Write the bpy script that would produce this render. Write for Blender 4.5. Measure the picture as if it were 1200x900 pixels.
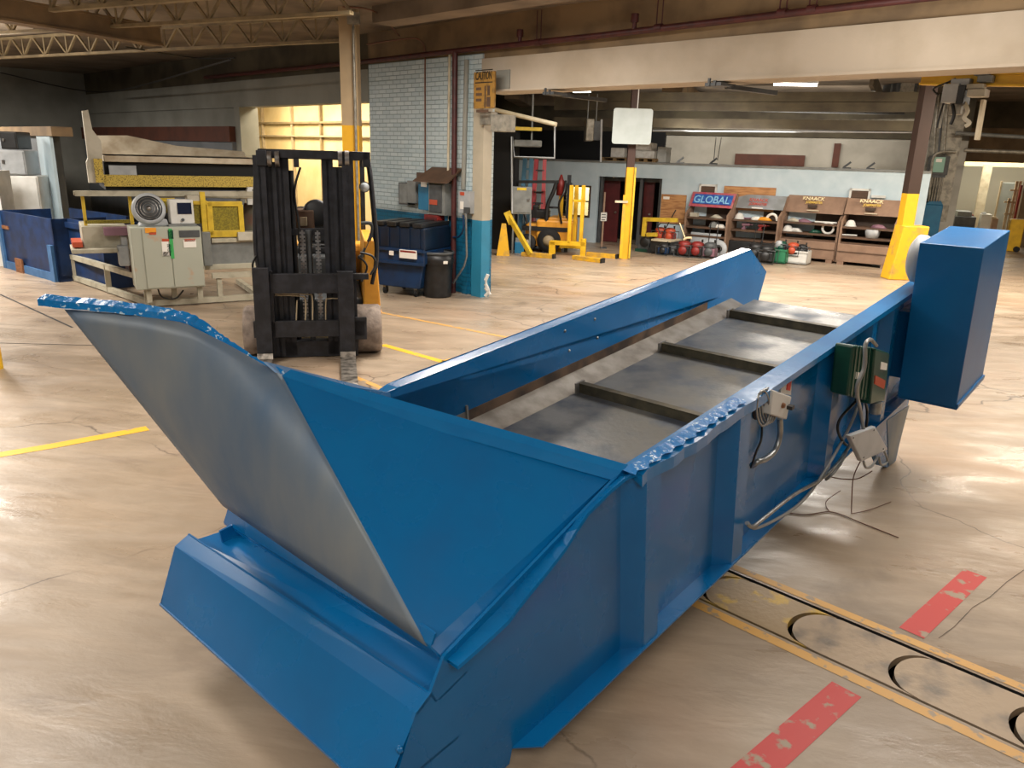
import bpy, bmesh, math, random
from mathutils import Vector, Matrix
random.seed(7)
PI = math.pi
D2R = math.radians
for o in list(bpy.data.objects):
    bpy.data.objects.remove(o)
scene = bpy.context.scene
COL = scene.collection

# ------------------------------------------------------------------ camera
CAM_H, FPX, HOR, ROLL = 2.3, 900.0, 183.0, 0.031
_p = math.atan((450 - HOR) / FPX)
_r = math.atan(ROLL)
FW = Vector((0, math.cos(_p), -math.sin(_p)))
_up0 = Vector((0, math.sin(_p), math.cos(_p)))
RT = (math.cos(_r) * Vector((1, 0, 0)) + math.sin(_r) * _up0)
UP = (math.cos(_r) * _up0 - math.sin(_r) * Vector((1, 0, 0)))
CP = Vector((0, 0, CAM_H))
cd = bpy.data.cameras.new('camera')
cam = bpy.data.objects.new('camera', cd)
COL.objects.link(cam)
cam.matrix_world = Matrix(((RT.x, UP.x, -FW.x, CP.x), (RT.y, UP.y, -FW.y, CP.y), (RT.z, UP.z, -FW.z, CP.z), (0, 0, 0, 1)))
cd.sensor_fit = 'HORIZONTAL'
cd.sensor_width = 36.0
cd.lens = 36.0 * FPX / 1200.0
cd.clip_end = 200
cd.clip_start = 0.05
scene.camera = cam

# ------------------------------------------------------------------ world, exposure
w = bpy.data.worlds.new('world')
scene.world = w
w.use_nodes = True
w.node_tree.nodes['Background'].inputs[0].default_value = (0.75, 0.85, 1.0, 1)
w.node_tree.nodes['Background'].inputs[1].default_value = 0.05
vs = scene.view_settings
vs.view_transform = 'Standard'
vs.look = 'None'
vs.gamma = 1.0
vs.use_curve_mapping = False
vs.exposure = 0.02


def area(name, loc, size, power, col=(1, 0.9, 0.76), rot=(0, 0, 0), rz=0):
    l = bpy.data.lights.new(name, 'AREA')
    l.shape = 'RECTANGLE'
    l.size, l.size_y = size
    l.energy = power
    l.color = col
    o = bpy.data.objects.new(name, l)
    o.location = loc
    o.rotation_euler = rot if not rz else (0, 0, rz)
    COL.objects.link(o)
    return o


# building axes: BU runs left and away, BV right and away
BU = Vector((-0.72, 0.694, 0))
BV = Vector((0.694, 0.72, 0))
RZB = math.atan2(-0.694, 0.72)          # local x = -BU (right, nearer), local y = BV (away)


def B(s, t, z=0.0):
    """building coordinates: s along -BU (to the right), t along BV (away)"""
    return Vector((s * 0.72 + t * 0.694, -s * 0.694 + t * 0.72, z))


WARM = (1.0, 0.88, 0.72)
NEUT = (1.0, 0.93, 0.84)
# rows of ceiling lamps (near bay): lamps over and behind the camera, over the trough, to the right
area('lamp_near', (1.0, -1.0, 4.0), (4.4, 1.6), 165, NEUT)
area('lamp_bay', (3.6, 5.6, 4.0), (3.0, 1.4), 200, NEUT, rz=RZB)
area('lamp_left', (-4.2, 5.2, 4.0), (2.4, 0.9), 190, NEUT, rz=RZB)
area('lamp_left_rear', (-5.4, 0.2, 4.0), (3.0, 1.2), 230, NEUT, rz=RZB)
area('lamp_right', (8.4, 6.6, 4.0), (2.6, 1.2), 260, WARM, rz=RZB)
# far bay
area('lamp_far', (5.0, 14.5, 4.1), (4.0, 1.2), 620, NEUT, rz=D2R(-23))
area('lamp_far_right', (11.0, 14.5, 4.1), (4.0, 1.2), 560, WARM, rz=D2R(-23))
area('lamp_far_left', (1.2, 16.0, 4.1), (2.4, 0.8), 200, NEUT, rz=D2R(-23))
area('lamp_left_back', (-9.5, 11.5, 4.0), (3.4, 1.2), 480, NEUT, rz=RZB)
area('lamp_left_far', (-14.0, 17.0, 4.0), (3.4, 1.2), 560, NEUT, rz=RZB)
area('lamp_middle', (-1.0, 9.6, 4.05), (2.6, 0.8), 260, NEUT, rz=RZB)

# added upward fill lights without fixtures, unseen from below, to brighten the ceiling
UPR = (PI, 0, 0)
for nm_, lc_, sz_, pw_ in (('up_left', (-7.0, 6.5, 3.0), (4, 3), 80), ('up_mid', (2.2, 6.5, 3.0), (3, 3), 130), ('up_right', (5.5, 5.0, 3.3), (3, 1.5), 60),
                           ('up_left_back', (-11, 14, 3.2), (4, 2.5), 190), ('up_far', (4.5, 14.5, 3.3), (4, 1.5), 110), ('up_far_right', (11, 13.5, 3.3), (4, 1.5), 110), ('up_far_back', (6, 19.5, 3.0), (5, 1), 90)):
    area(nm_, lc_, sz_, pw_, NEUT, rot=UPR)

# ------------------------------------------------------------------ pixel rays to world points


def ray(x, y):
    return (x - 600) / FPX * RT - (y - 450) / FPX * UP + FW


def G(x, y, z=0.0):
    d = ray(x, y)
    return CP + d * ((z - CAM_H) / d.z)


def onplane(x, y, p0, n):
    d = ray(x, y)
    return CP + d * ((p0 - CP).dot(n) / d.dot(n))


# ------------------------------------------------------------------ materials
def lin(h):
    if isinstance(h, str):
        h = h.lstrip('#')
        c = [int(h[i:i + 2], 16) / 255 for i in (0, 2, 4)]
    else:
        c = h
    return tuple(((v / 12.92) if v <= 0.04045 else ((v + 0.055) / 1.055) ** 2.4) for v in c) + (1,)


MATS = {}


def mat(name, col, rough=0.6, metal=0.0, col2=None, nscale=6.0, lo=0.4, hi=0.65, bump=0.0, bscale=40.0,
        coat=0.0, emit=0.0, stretch=None, alpha=1.0, rvar=0.0, detail=6.0, trans=0.0, spec=0.5):
    if name in MATS:
        return MATS[name]
    m = bpy.data.materials.new(name)
    m.use_nodes = True
    nt = m.node_tree
    N, L = nt.nodes, nt.links
    b = N['Principled BSDF']
    b.inputs['Base Color'].default_value = lin(col)
    b.inputs['Roughness'].default_value = rough
    b.inputs['Metallic'].default_value = metal
    b.inputs['Coat Weight'].default_value = coat
    b.inputs['Coat Roughness'].default_value = 0.12
    b.inputs['Specular IOR Level'].default_value = spec
    if trans:
        b.inputs['Transmission Weight'].default_value = trans
    if emit:
        b.inputs['Emission Color'].default_value = lin(col)
        b.inputs['Emission Strength'].default_value = emit
    tc = N.new('ShaderNodeTexCoord')
    mp = N.new('ShaderNodeMapping')
    L.new(tc.outputs['Object'], mp.inputs[0])
    if stretch:
        mp.inputs['Scale'].default_value = stretch
    if col2:
        n = N.new('ShaderNodeTexNoise')
        n.inputs['Scale'].default_value = nscale
        n.inputs['Detail'].default_value = detail
        L.new(mp.outputs[0], n.inputs['Vector'])
        r = N.new('ShaderNodeMapRange')
        r.inputs[1].default_value = lo
        r.inputs[2].default_value = hi
        L.new(n.outputs[0], r.inputs[0])
        mx = N.new('ShaderNodeMix')
        mx.data_type = 'RGBA'
        mx.inputs[6].default_value = lin(col)
        mx.inputs[7].default_value = lin(col2)
        L.new(r.outputs[0], mx.inputs[0])
        L.new(mx.outputs[2], b.inputs['Base Color'])
        if rvar:
            r2 = N.new('ShaderNodeMapRange')
            r2.inputs[3].default_value = rough
            r2.inputs[4].default_value = max(0.03, min(1, rough + rvar))
            L.new(r.outputs[0], r2.inputs[0])
            L.new(r2.outputs[0], b.inputs['Roughness'])
    if bump:
        n2 = N.new('ShaderNodeTexNoise')
        n2.inputs['Scale'].default_value = bscale
        n2.inputs['Detail'].default_value = 4
        L.new(mp.outputs[0], n2.inputs['Vector'])
        bp = N.new('ShaderNodeBump')
        bp.inputs['Strength'].default_value = bump
        bp.inputs['Distance'].default_value = 0.02
        L.new(n2.outputs[0], bp.inputs['Height'])
        L.new(bp.outputs[0], b.inputs['Normal'])
    MATS[name] = m
    return m


M = {}


def defm(name, *a, **k):
    M[name] = mat(name, *a, **k)


defm('blue', '056ba9', 0.24, 0.0, '05629d', 2.2, coat=0.2, bump=0.02, spec=0.4, bscale=9, rvar=0.12)
defm('blue_torn_glints', '0f7cc6', 0.16, 0.0, 'c4e2f4', 42, 0.60, 0.64, bump=0.25, bscale=45, coat=0.4)  # pale specks are white glints painted into the blue
defm('blue_flange', '0b76b6', 0.24, 0.0, '0a6eae', 5, coat=0.3, bump=0.06, bscale=25)
defm('blue_box', '055f98', 0.34, 0.0, '05588f', 3, bump=0.04, bscale=30)
defm('polished', '7d868c', 0.45, 0.12, '526c88', 2.6, 0.38, 0.68, bump=0.04, bscale=14, stretch=(1, 1, 0.35), rvar=0.12)
defm('pan', '7c7d7b', 0.36, 0.45, '4c5460', 3.4, 0.42, 0.66, bump=0.12, bscale=30, rvar=0.22)
defm('pan_side', '8d8a84', 0.4, 0.5, '6f6a64', 7, bump=0.06)
defm('bar', '3f3b30', 0.5, 0.4, '57513f', 12)
defm('darkstrip', '3a3029', 0.6, 0.2, '6a5442', 6)
defm('black', '17181a', 0.45, 0.0, '232426', 8)
defm('black_rough', '101112', 0.8)
defm('mast', '26272a', 0.42, 0.35, '33343a', 10, bump=0.05)
defm('steel', '9a9a98', 0.35, 0.9, '77706a', 12)
defm('fork_steel', '9d968d', 0.4, 0.7, '4e4a45', 14)
defm('rubber', '93857a', 0.85, 0, '6e6259', 9, bump=0.3, bscale=30)
defm('rubber_dark', '1b1b1c', 0.8)
defm('fl_yellow', 'e8a63a', 0.4, 0, 'd8942e', 6)
defm('yellow', 'e3b51e', 0.5, 0, 'cf9f17', 5)
defm('yellow_worn', 'e0ac1e', 0.6, 0, 'a9874a', 5, 0.5, 0.72, bump=0.1)
defm('cream', 'b3a386', 0.6, 0, 'a39274', 5)
defm('cream_light', 'cfc4aa', 0.6, 0, 'b8ab8f', 5)
defm('brown_steel', '532c20', 0.55, 0, '43231a', 6)
defm('maroon_pipe', '4c1f1e', 0.5, 0, '3a1717', 9)
defm('red', '86231f', 0.5, 0, '651a18', 6)
defm('red_bright', 'd0362c', 0.5, 0)
defm('white', 'd6d6d2', 0.5, 0, 'c4c4be', 4)
defm('white_board', 'adb6b5', 0.45, 0, 'a3acaa', 3)
defm('offwhite', 'bdb8a8', 0.55, 0, 'a39d8c', 4)
defm('wrap_white', 'f2efe8', 0.4, 0, 'ddd8cd', 9)
defm('glass', 'f4f8f8', 0.02, trans=1.0)
defm('grey', '7c7f7d', 0.5, 0, '6b6e6c', 6)
defm('grey_dark', '4b4e50', 0.5, 0, '3c3f41', 6)
defm('grey_light', 'a9adb0', 0.45, 0, '989c9f', 6)
defm('galv', 'a3a6a6', 0.35, 0.7, '86898a', 20)
defm('cable_grey', '8b8d8c', 0.4, 0.2)
defm('cable_black', '141414', 0.45)
defm('cable_brown', '6e4a38', 0.6)
defm('green_motor', '0e4638', 0.35, 0, '0b3a2f', 7)
defm('green', '2c7a55', 0.5)
defm('green_bright', '3fa85a', 0.5)
defm('navy', '12355e', 0.4, 0, '0d2948', 5)
defm('navy_dark', '10243c', 0.42, 0, '0c1b2d', 5)
defm('bin_blue', '0e3160', 0.5, 0, '0a2447', 4, 0.4, 0.6)
defm('bin_blue_light', '4470a0', 0.55, 0, '35618f', 5)
defm('teal', '1d6f96', 0.5, 0, '17628a', 4)
defm('glass_green', '8fb7a8', 0.2)
defm('orange_sticker', 'e0732c', 0.5, 0, 'c9c0b2', 40)
defm('red_orange', 'b54a2c', 0.5)
defm('machine_cream', 'b4af9c', 0.5, 0, '97917e', 6, 0.45, 0.7)
defm('cabinet_paint', 'a9ac9e', 0.5, 0, 'c08a62', 3.2, 0.6, 0.75)
defm('slab', 'c3b9a4', 0.6, 0, 'a3937b', 4)
defm('perforated', 'bfa648', 0.6, 0, '6c5d2a', 70, 0.52, 0.58, stretch=(1, 1, 0.8))
defm('mesh_yellow', '8d7f1c', 0.7, 0, '6f6417', 60, 0.45, 0.55)
defm('machine_yellow', 'd6b632', 0.5, 0, 'b7992a', 6)
defm('wood', '8f5f3c', 0.7, 0, '6e4a31', 8, stretch=(1, 6, 6))
defm('plywood', 'bb8a58', 0.65, 0, '99693f', 3, 0.45, 0.62, stretch=(1, 1, 7))
defm('pallet', 'a98a5f', 0.8, 0, '7f6645', 9)
defm('tan_box', '8f7460', 0.55, 0, '806654', 4)
defm('tan_box_dark', '5c4433', 0.6, 0, '4b382a', 4)
defm('shelf_dark', '3a2c22', 0.7, 0, '46362a', 6)
defm('silver_panel', '9da2a4', 0.35, 0.5, 'b9c0c8', 3)
defm('lens', 'dfe6ea', 0.1, 0.0, trans=0.3)
defm('screen', '20263a', 0.2)
defm('purple', '7d5a68', 0.5)
defm('tarp', '4f5142', 0.8, 0, '5c3a2c', 4)
defm('bluewall', 'bccdd6', 0.55, 0, 'b0c4ce', 3, bump=0.08, bscale=20)
defm('door_red', '5a1a1c', 0.5, 0, '481416', 4)
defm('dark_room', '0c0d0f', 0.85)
defm('lamp_white', 'fff6e8', 0.5, emit=6.0)
defm('letter_blue', '8fc7ea', 0.5)
defm('graf_blue', '2c49a0', 0.5, 0, '3a74bd', 9, 0.4, 0.6)
defm('graf_pink', 'b54a5e', 0.5, 0, 'b86e6e', 9, 0.4, 0.6)
defm('letter_red', 'c4503c', 0.5)
defm('letter_cream', 'f0e2b4', 0.5)
defm('letter_yellow', 'e0bd55', 0.5)
defm('letter_black', '1b1713', 0.6)
defm('sign_yellow', '9c7430', 0.6, 0, '664d26', 10, 0.5, 0.7)
defm('label_white', 'e9e6de', 0.5)
defm('label_orange', 'e79a2a', 0.5)
defm('pink_red', 'd0545a', 0.5)
defm('ladder_blue', '5d8ea8', 0.5)


def brick_material():
    m = bpy.data.materials.new('painted_brick')
    m.use_nodes = True
    N, L = m.node_tree.nodes, m.node_tree.links
    b = N['Principled BSDF']
    tc = N.new('ShaderNodeTexCoord')
    sp = N.new('ShaderNodeSeparateXYZ')
    L.new(tc.outputs['Object'], sp.inputs[0])
    ad = N.new('ShaderNodeMath')
    ad.operation = 'ADD'
    L.new(sp.outputs[0], ad.inputs[0])
    L.new(sp.outputs[1], ad.inputs[1])
    cx = N.new('ShaderNodeCombineXYZ')
    L.new(ad.outputs[0], cx.inputs[0])
    L.new(sp.outputs[2], cx.inputs[1])
    br = N.new('ShaderNodeTexBrick')
    L.new(cx.outputs[0], br.inputs['Vector'])
    br.inputs['Scale'].default_value = 1.0
    br.inputs['Brick Width'].default_value = 0.21
    br.inputs['Row Height'].default_value = 0.072
    br.inputs['Mortar Size'].default_value = 0.006
    br.inputs['Mortar Smooth'].default_value = 0.4
    br.inputs['Color1'].default_value = lin('c0cdd0')
    br.inputs['Color2'].default_value = lin('aebfc5')
    br.inputs['Mortar'].default_value = lin('8b9ea4')
    blue = N.new('ShaderNodeTexBrick')
    L.new(cx.outputs[0], blue.inputs['Vector'])
    for k, v in (('Scale', 1.0), ('Brick Width', 0.21), ('Row Height', 0.072), ('Mortar Size', 0.006)):
        blue.inputs[k].default_value = v
    blue.inputs['Color1'].default_value = lin('1c6f93')
    blue.inputs['Color2'].default_value = lin('19678b')
    blue.inputs['Mortar'].default_value = lin('155877')
    gt = N.new('ShaderNodeMath')
    gt.operation = 'GREATER_THAN'
    gt.inputs[1].default_value = 1.27
    L.new(sp.outputs[2], gt.inputs[0])
    mx = N.new('ShaderNodeMix')
    mx.data_type = 'RGBA'
    L.new(gt.outputs[0], mx.inputs[0])
    L.new(blue.outputs[0], mx.inputs[6])
    L.new(br.outputs[0], mx.inputs[7])
    L.new(mx.outputs[2], b.inputs['Base Color'])
    b.inputs['Roughness'].default_value = 0.36
    bp = N.new('ShaderNodeBump')
    bp.invert = True
    bp.inputs['Strength'].default_value = 0.8
    bp.inputs['Distance'].default_value = 0.012
    ns = N.new('ShaderNodeTexNoise')
    ns.inputs['Scale'].default_value = 14
    L.new(tc.outputs['Object'], ns.inputs['Vector'])
    a2 = N.new('ShaderNodeMath')
    a2.operation = 'MULTIPLY_ADD'
    a2.inputs[1].default_value = 0.5
    L.new(ns.outputs[0], a2.inputs[0])
    L.new(br.outputs['Fac'], a2.inputs[2])
    L.new(a2.outputs[0], bp.inputs['Height'])
    L.new(bp.outputs[0], b.inputs['Normal'])
    return m


M['brick'] = brick_material()


def twotone(name, low, high, z, rough=0.5, noise=0.0):
    """paint that changes at a height above the floor (object z)"""
    m = bpy.data.materials.new(name)
    m.use_nodes = True
    N, L = m.node_tree.nodes, m.node_tree.links
    b = N['Principled BSDF']
    tc = N.new('ShaderNodeTexCoord')
    sp = N.new('ShaderNodeSeparateXYZ')
    L.new(tc.outputs['Object'], sp.inputs[0])
    gt = N.new('ShaderNodeMath')
    gt.operation = 'GREATER_THAN'
    gt.inputs[1].default_value = z
    L.new(sp.outputs[2], gt.inputs[0])
    ns = N.new('ShaderNodeTexNoise')
    ns.inputs['Scale'].default_value = 4
    ns.inputs['Detail'].default_value = 6
    L.new(tc.outputs['Object'], ns.inputs['Vector'])
    mx = N.new('ShaderNodeMix')
    mx.data_type = 'RGBA'
    mx.inputs[6].default_value = lin(low)
    mx.inputs[7].default_value = lin(high)
    L.new(gt.outputs[0], mx.inputs[0])
    hs = N.new('ShaderNodeHueSaturation')
    mr = N.new('ShaderNodeMapRange')
    mr.inputs[3].default_value = 0.75
    mr.inputs[4].default_value = 1.15
    L.new(ns.outputs[0], mr.inputs[0])
    L.new(mr.outputs[0], hs.inputs['Value'])
    L.new(mx.outputs[2], hs.inputs['Color'])
    L.new(hs.outputs[0], b.inputs['Base Color'])
    b.inputs['Roughness'].default_value = rough
    return m


M['pilaster'] = twotone('pilaster_paint', '2b83a6', 'b4ab97', 1.27)
M['post_yb'] = twotone('post_yellow_brown', 'dfa818', '40271d', 2.13, 0.6)
M['post_yr'] = twotone('post_yellow_brown_right', 'dfa818', '35231a', 1.79, 0.7)
M['post_left'] = twotone('post_yellow_cream', 'e2a918', 'ab9472', 2.68, 0.5)


def floor_material():
    m = bpy.data.materials.new('concrete_floor')
    m.use_nodes = True
    N, L = m.node_tree.nodes, m.node_tree.links
    b = N['Principled BSDF']
    tc = N.new('ShaderNodeTexCoord')
    mp = N.new('ShaderNodeMapping')
    mp.inputs['Rotation'].default_value = (0, 0, D2R(8))
    L.new(tc.outputs['Object'], mp.inputs[0])

    def noise(scale, detail=8, stretch=None, rough=0.55, dist=0.0):
        n = N.new('ShaderNodeTexNoise')
        n.inputs['Scale'].default_value = scale
        n.inputs['Detail'].default_value = detail
        n.inputs['Roughness'].default_value = rough
        n.inputs['Distortion'].default_value = dist
        if stretch:
            q = N.new('ShaderNodeMapping')
            q.inputs['Scale'].default_value = stretch
            L.new(mp.outputs[0], q.inputs[0])
            L.new(q.outputs[0], n.inputs['Vector'])
        else:
            L.new(mp.outputs[0], n.inputs['Vector'])
        return n.outputs[0]

    def mrange(s, a, c, lo=0.0, hi=1.0):
        r = N.new('ShaderNodeMapRange')
        r.inputs[1].default_value = a
        r.inputs[2].default_value = c
        r.inputs[3].default_value = lo
        r.inputs[4].default_value = hi
        L.new(s, r.inputs[0])
        return r.outputs[0]

    def mix(f, a, c):
        x = N.new('ShaderNodeMix')
        x.data_type = 'RGBA'
        L.new(f, x.inputs[0])
        for i, v in ((6, a), (7, c)):
            if isinstance(v, str):
                x.inputs[i].default_value = lin(v)
            else:
                L.new(v, x.inputs[i])
        return x.outputs[2]
    c = mix(mrange(noise(0.7, 6), 0.35, 0.65), 'a08f7b', '8d7c69')
    c = mix(mrange(noise(3.0, 10, (0.35, 1.6, 1), 0.65, 0.4), 0.46, 0.72, 0, 0.75), c, 'b4a18c')
    c = mix(mrange(noise(2.0, 12, (0.4, 1.7, 1), 0.7, 0.8), 0.55, 0.72, 0, 0.6), c, '77675a')
    c = mix(mrange(noise(0.5, 4), 0.5, 0.72, 0, 0.5), c, 'b08f74')
    c = mix(mrange(noise(9, 12, None, 0.75), 0.64, 0.75, 0, 0.6), c, '5d5046')
    # dark oily patches
    c = mix(mrange(noise(0.8, 8, None, 0.65, 1.0), 0.60, 0.72, 0, 0.55), c, '5f5349')
    # cracks
    vo = N.new('ShaderNodeTexVoronoi')
    vo.feature = 'DISTANCE_TO_EDGE'
    vo.inputs['Scale'].default_value = 0.42
    wv = N.new('ShaderNodeMix')
    wv.data_type = 'VECTOR'
    wv.inputs[0].default_value = 0.25
    nc = N.new('ShaderNodeTexNoise')
    nc.inputs['Scale'].default_value = 2.2
    nc.inputs['Detail'].default_value = 8
    L.new(mp.outputs[0], nc.inputs['Vector'])
    L.new(mp.outputs[0], wv.inputs[4])
    L.new(nc.outputs[1], wv.inputs[5])
    L.new(wv.outputs[1], vo.inputs['Vector'])
    crack = mrange(vo.outputs['Distance'], 0.0, 0.0035, 1.0, 0.0)
    msk = mrange(noise(0.9, 3), 0.45, 0.55)
    mu = N.new('ShaderNodeMath')
    mu.operation = 'MULTIPLY'
    L.new(crack, mu.inputs[0])
    L.new(msk, mu.inputs[1])
    c = mix(mu.outputs[0], c, '54483d')
    L.new(c, b.inputs['Base Color'])
    rr = mrange(noise(1.6, 8, (0.6, 1.4, 1), 0.6, 0.5), 0.38, 0.62, 0.26, 0.55)
    L.new(rr, b.inputs['Roughness'])
    bp = N.new('ShaderNodeBump')
    bp.inputs['Strength'].default_value = 0.25
    bp.inputs['Distance'].default_value = 0.02
    L.new(noise(5, 8, (0.7, 1.5, 1), 0.6, 0.3), bp.inputs['Height'])
    L.new(bp.outputs[0], b.inputs['Normal'])
    return m


M['floor'] = floor_material()


def worn_paint(name, col, thr=0.5, scale=9, under='9c8b76', rough=0.5):
    return mat(name, col, rough, 0, under, scale, thr, thr + 0.06, detail=10)


M['line_yellow'] = worn_paint('line_yellow', 'e5b02a', 0.62)
M['line_yellow_old'] = worn_paint('line_yellow_old', 'cf9f55', 0.56, 14)
M['tape_red'] = worn_paint('tape_red', 'bf2f2c', 0.57, 10)
defm('cover_plate', 'a08c74', 0.45, 0.1, '6c6359', 4.5, 0.5, 0.66, bump=0.15, bscale=25, stretch=(1, 1, 1))
defm('cover_plate_worn', '97805e', 0.45, 0.1, 'bd9a3e', 7, 0.56, 0.64, bump=0.15, bscale=25)
defm('ceil', '8a7b69', 0.85, 0, '6c5f50', 1.2)
defm('ceil_dark', '57503f', 0.9, 0, '40392e', 1.5)
defm('beam_paint', 'b9ac9a', 0.7, 0, 'aa9c88', 1.5, bump=0.1)
defm('beam_tan', '8d7555', 0.7, 0, '6f5b43', 2)
defm('truss', '9a8867', 0.6, 0, '7d6e54', 4)
defm('wall_grey', '8c8c84', 0.75, 0, '7c7c74', 1.2)
defm('wall_greyblue', '70757a', 0.75, 0, '64696d', 1.5)
defm('wall_brown', '5a3020', 0.7, 0, '4a281b', 3)
defm('wall_far', 'b4afa2', 0.75, 0, '9c978a', 1.2)
defm('wall_warm', 'e3cf9f', 0.6, 0, 'd6bf8c', 2)
defm('wall_white', 'cdcabb', 0.7)
defm('conduit', '9b9689', 0.45, 0.4, '77736a', 10)


# ------------------------------------------------------------------ mesh building
class MB:
    def __init__(s):
        s.v, s.f, s.sm = [], [], []
        s.M = Matrix.Identity(4)

    def add(s, vs_, fs_, smooth=False):
        b = len(s.v)
        s.v += [s.M @ Vector(v) for v in vs_]
        for f in fs_:
            s.f.append([b + i for i in f])
            s.sm.append(smooth)
        return s

    def box(s, x0, x1, y0, y1, z0, z1):
        x0, x1 = sorted((x0, x1)); y0, y1 = sorted((y0, y1)); z0, z1 = sorted((z0, z1))
        return s.add([(x0, y0, z0), (x1, y0, z0), (x1, y1, z0), (x0, y1, z0), (x0, y0, z1), (x1, y0, z1), (x1, y1, z1), (x0, y1, z1)],
                     [(0, 3, 2, 1), (4, 5, 6, 7), (0, 1, 5, 4), (1, 2, 6, 5), (2, 3, 7, 6), (3, 0, 4, 7)])

    def beam(s, p, q, a, b, up=(0, 0, 1)):
        """rectangular bar from p to q, a wide (sideways) and b tall"""
        p, q = Vector(p), Vector(q)
        d = (q - p).normalized()
        u = Vector(up)
        side = d.cross(u)
        if side.length < 1e-4:
            side = d.cross(Vector((1, 0, 0)))
        side.normalize()
        n = side.cross(d).normalized()
        vs_ = []
        for c in (p, q):
            for (i, j) in ((-1, -1), (1, -1), (1, 1), (-1, 1)):
                vs_.append(c + side * (i * a / 2) + n * (j * b / 2))
        return s.add(vs_, [(3, 2, 1, 0), (4, 5, 6, 7), (0, 1, 5, 4), (1, 2, 6, 5), (2, 3, 7, 6), (3, 0, 4, 7)])

    def cyl(s, p, q, r, r2=None, n=16, cap=True):
        p, q = Vector(p), Vector(q)
        r2 = r if r2 is None else r2
        d = (q - p).normalized()
        a = d.orthogonal().normalized()
        b = d.cross(a)
        vs_ = []
        for c, rr in ((p, r), (q, r2)):
            for i in range(n):
                t = 2 * PI * i / n
                vs_.append(c + a * (rr * math.cos(t)) + b * (rr * math.sin(t)))
        s.add(vs_, [(i, (i + 1) % n, n + (i + 1) % n, n + i) for i in range(n)], True)
        if cap:
            s.add(vs_[:n], [list(range(n))[::-1]])
            s.add(vs_[n:], [list(range(n))])
        return s

    def tube(s, pts, r, n=8, smooth_pts=True):
        pts = [Vector(p) for p in pts]
        if smooth_pts and len(pts) > 2:
            out = []
            for i in range(len(pts) - 1):
                p0 = pts[max(i - 1, 0)]; p1 = pts[i]; p2 = pts[i + 1]; p3 = pts[min(i + 2, len(pts) - 1)]
                for k in range(6):
                    t = k / 6
                    out.append(0.5 * ((2 * p1) + (p2 - p0) * t + (2 * p0 - 5 * p1 + 4 * p2 - p3) * t * t + (3 * p1 - p0 - 3 * p2 + p3) * t ** 3))
            out.append(pts[-1])
            pts = out
        ref = None
        rings = []
        for i, p in enumerate(pts):
            d = (pts[min(i + 1, len(pts) - 1)] - pts[max(i - 1, 0)])
            if d.length < 1e-9:
                d = Vector((0, 0, 1))
            d.normalize()
            if ref is None:
                ref = d.orthogonal().normalized()
            else:
                ref = (ref - d * ref.dot(d))
                if ref.length < 1e-6:
                    ref = d.orthogonal()
                ref.normalize()
            b = d.cross(ref)
            rings.append([p + ref * (r * math.cos(2 * PI * k / n)) + b * (r * math.sin(2 * PI * k / n)) for k in range(n)])
        vs_ = [v for R_ in rings for v in R_]
        fs_ = []
        for i in range(len(rings) - 1):
            for k in range(n):
                fs_.append((i * n + k, i * n + (k + 1) % n, (i + 1) * n + (k + 1) % n, (i + 1) * n + k))
        s.add(vs_, fs_, True)
        s.add(rings[0], [list(range(n))[::-1]])
        s.add(rings[-1], [list(range(n))])
        return s

    def prism(s, poly, vec):
        """3-D polygon extruded by vec"""
        poly = [Vector(p) for p in poly]
        vec = Vector(vec)
        n = len(poly)
        vs_ = poly + [p + vec for p in poly]
        return s.add(vs_, [list(range(n))[::-1], list(range(n, 2 * n))] + [(i, (i + 1) % n, n + (i + 1) % n, n + i) for i in range(n)])

    def xz(s, poly, y0, y1):
        return s.prism([(p[0], y0, p[1]) for p in poly], (0, y1 - y0, 0))

    def lathe(s, prof, c=(0, 0, 0), n=24, axis='z', smooth=True):
        vs_ = []
        for (r, h) in prof:
            for k in range(n):
                t = 2 * PI * k / n
                a, b = r * math.cos(t), r * math.sin(t)
                v = (a, b, h) if axis == 'z' else ((a, h, b) if axis == 'y' else (h, a, b))
                vs_.append(Vector(v) + Vector(c))
        fs_ = []
        for i in range(len(prof) - 1):
            for k in range(n):
                fs_.append((i * n + k, i * n + (k + 1) % n, (i + 1) * n + (k + 1) % n, (i + 1) * n + k))
        return s.add(vs_, fs_, smooth)

    def build(s, name, m, parent=None, bevel=0.0, loc=None, label=None, kind=None, fix=True):
        me = bpy.data.meshes.new(name)
        org = Vector(loc) if loc is not None else Vector((0, 0, 0))
        me.from_pydata([tuple(v - org) for v in s.v], [], s.f)
        me.polygons.foreach_set('use_smooth', s.sm)
        if fix:
            bm = bmesh.new()
            bm.from_mesh(me)
            bmesh.ops.recalc_face_normals(bm, faces=bm.faces)
            bm.to_mesh(me)
            bm.free()
        me.materials.append(M[m] if isinstance(m, str) else m)
        o = bpy.data.objects.new(name, me)
        COL.objects.link(o)
        o.location = org
        if parent:
            o.parent = parent
        if bevel:
            bv = o.modifiers.new('bevel', 'BEVEL')
            bv.width = bevel
            bv.segments = 2
            bv.limit_method = 'ANGLE'
            bv.angle_limit = D2R(40)
        if label:
            o['label'] = label
        if kind:
            o['kind'] = kind
        return o


def tag(o, label, cat, group=None, kind=None):
    o['label'] = label
    o['category'] = cat
    if group:
        o['group'] = group
    if kind:
        o['kind'] = kind
    return o


def thing(name, label, cat, loc=(0, 0, 0), rz=0.0, group=None):
    o = bpy.data.objects.new(name, None)
    o.empty_display_size = 0.1
    COL.objects.link(o)
    o.location = loc
    o.rotation_euler = (0, 0, rz)
    return tag(o, label, cat, group)


def structure(o, name=None):
    o['kind'] = 'structure'
    return o


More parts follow.
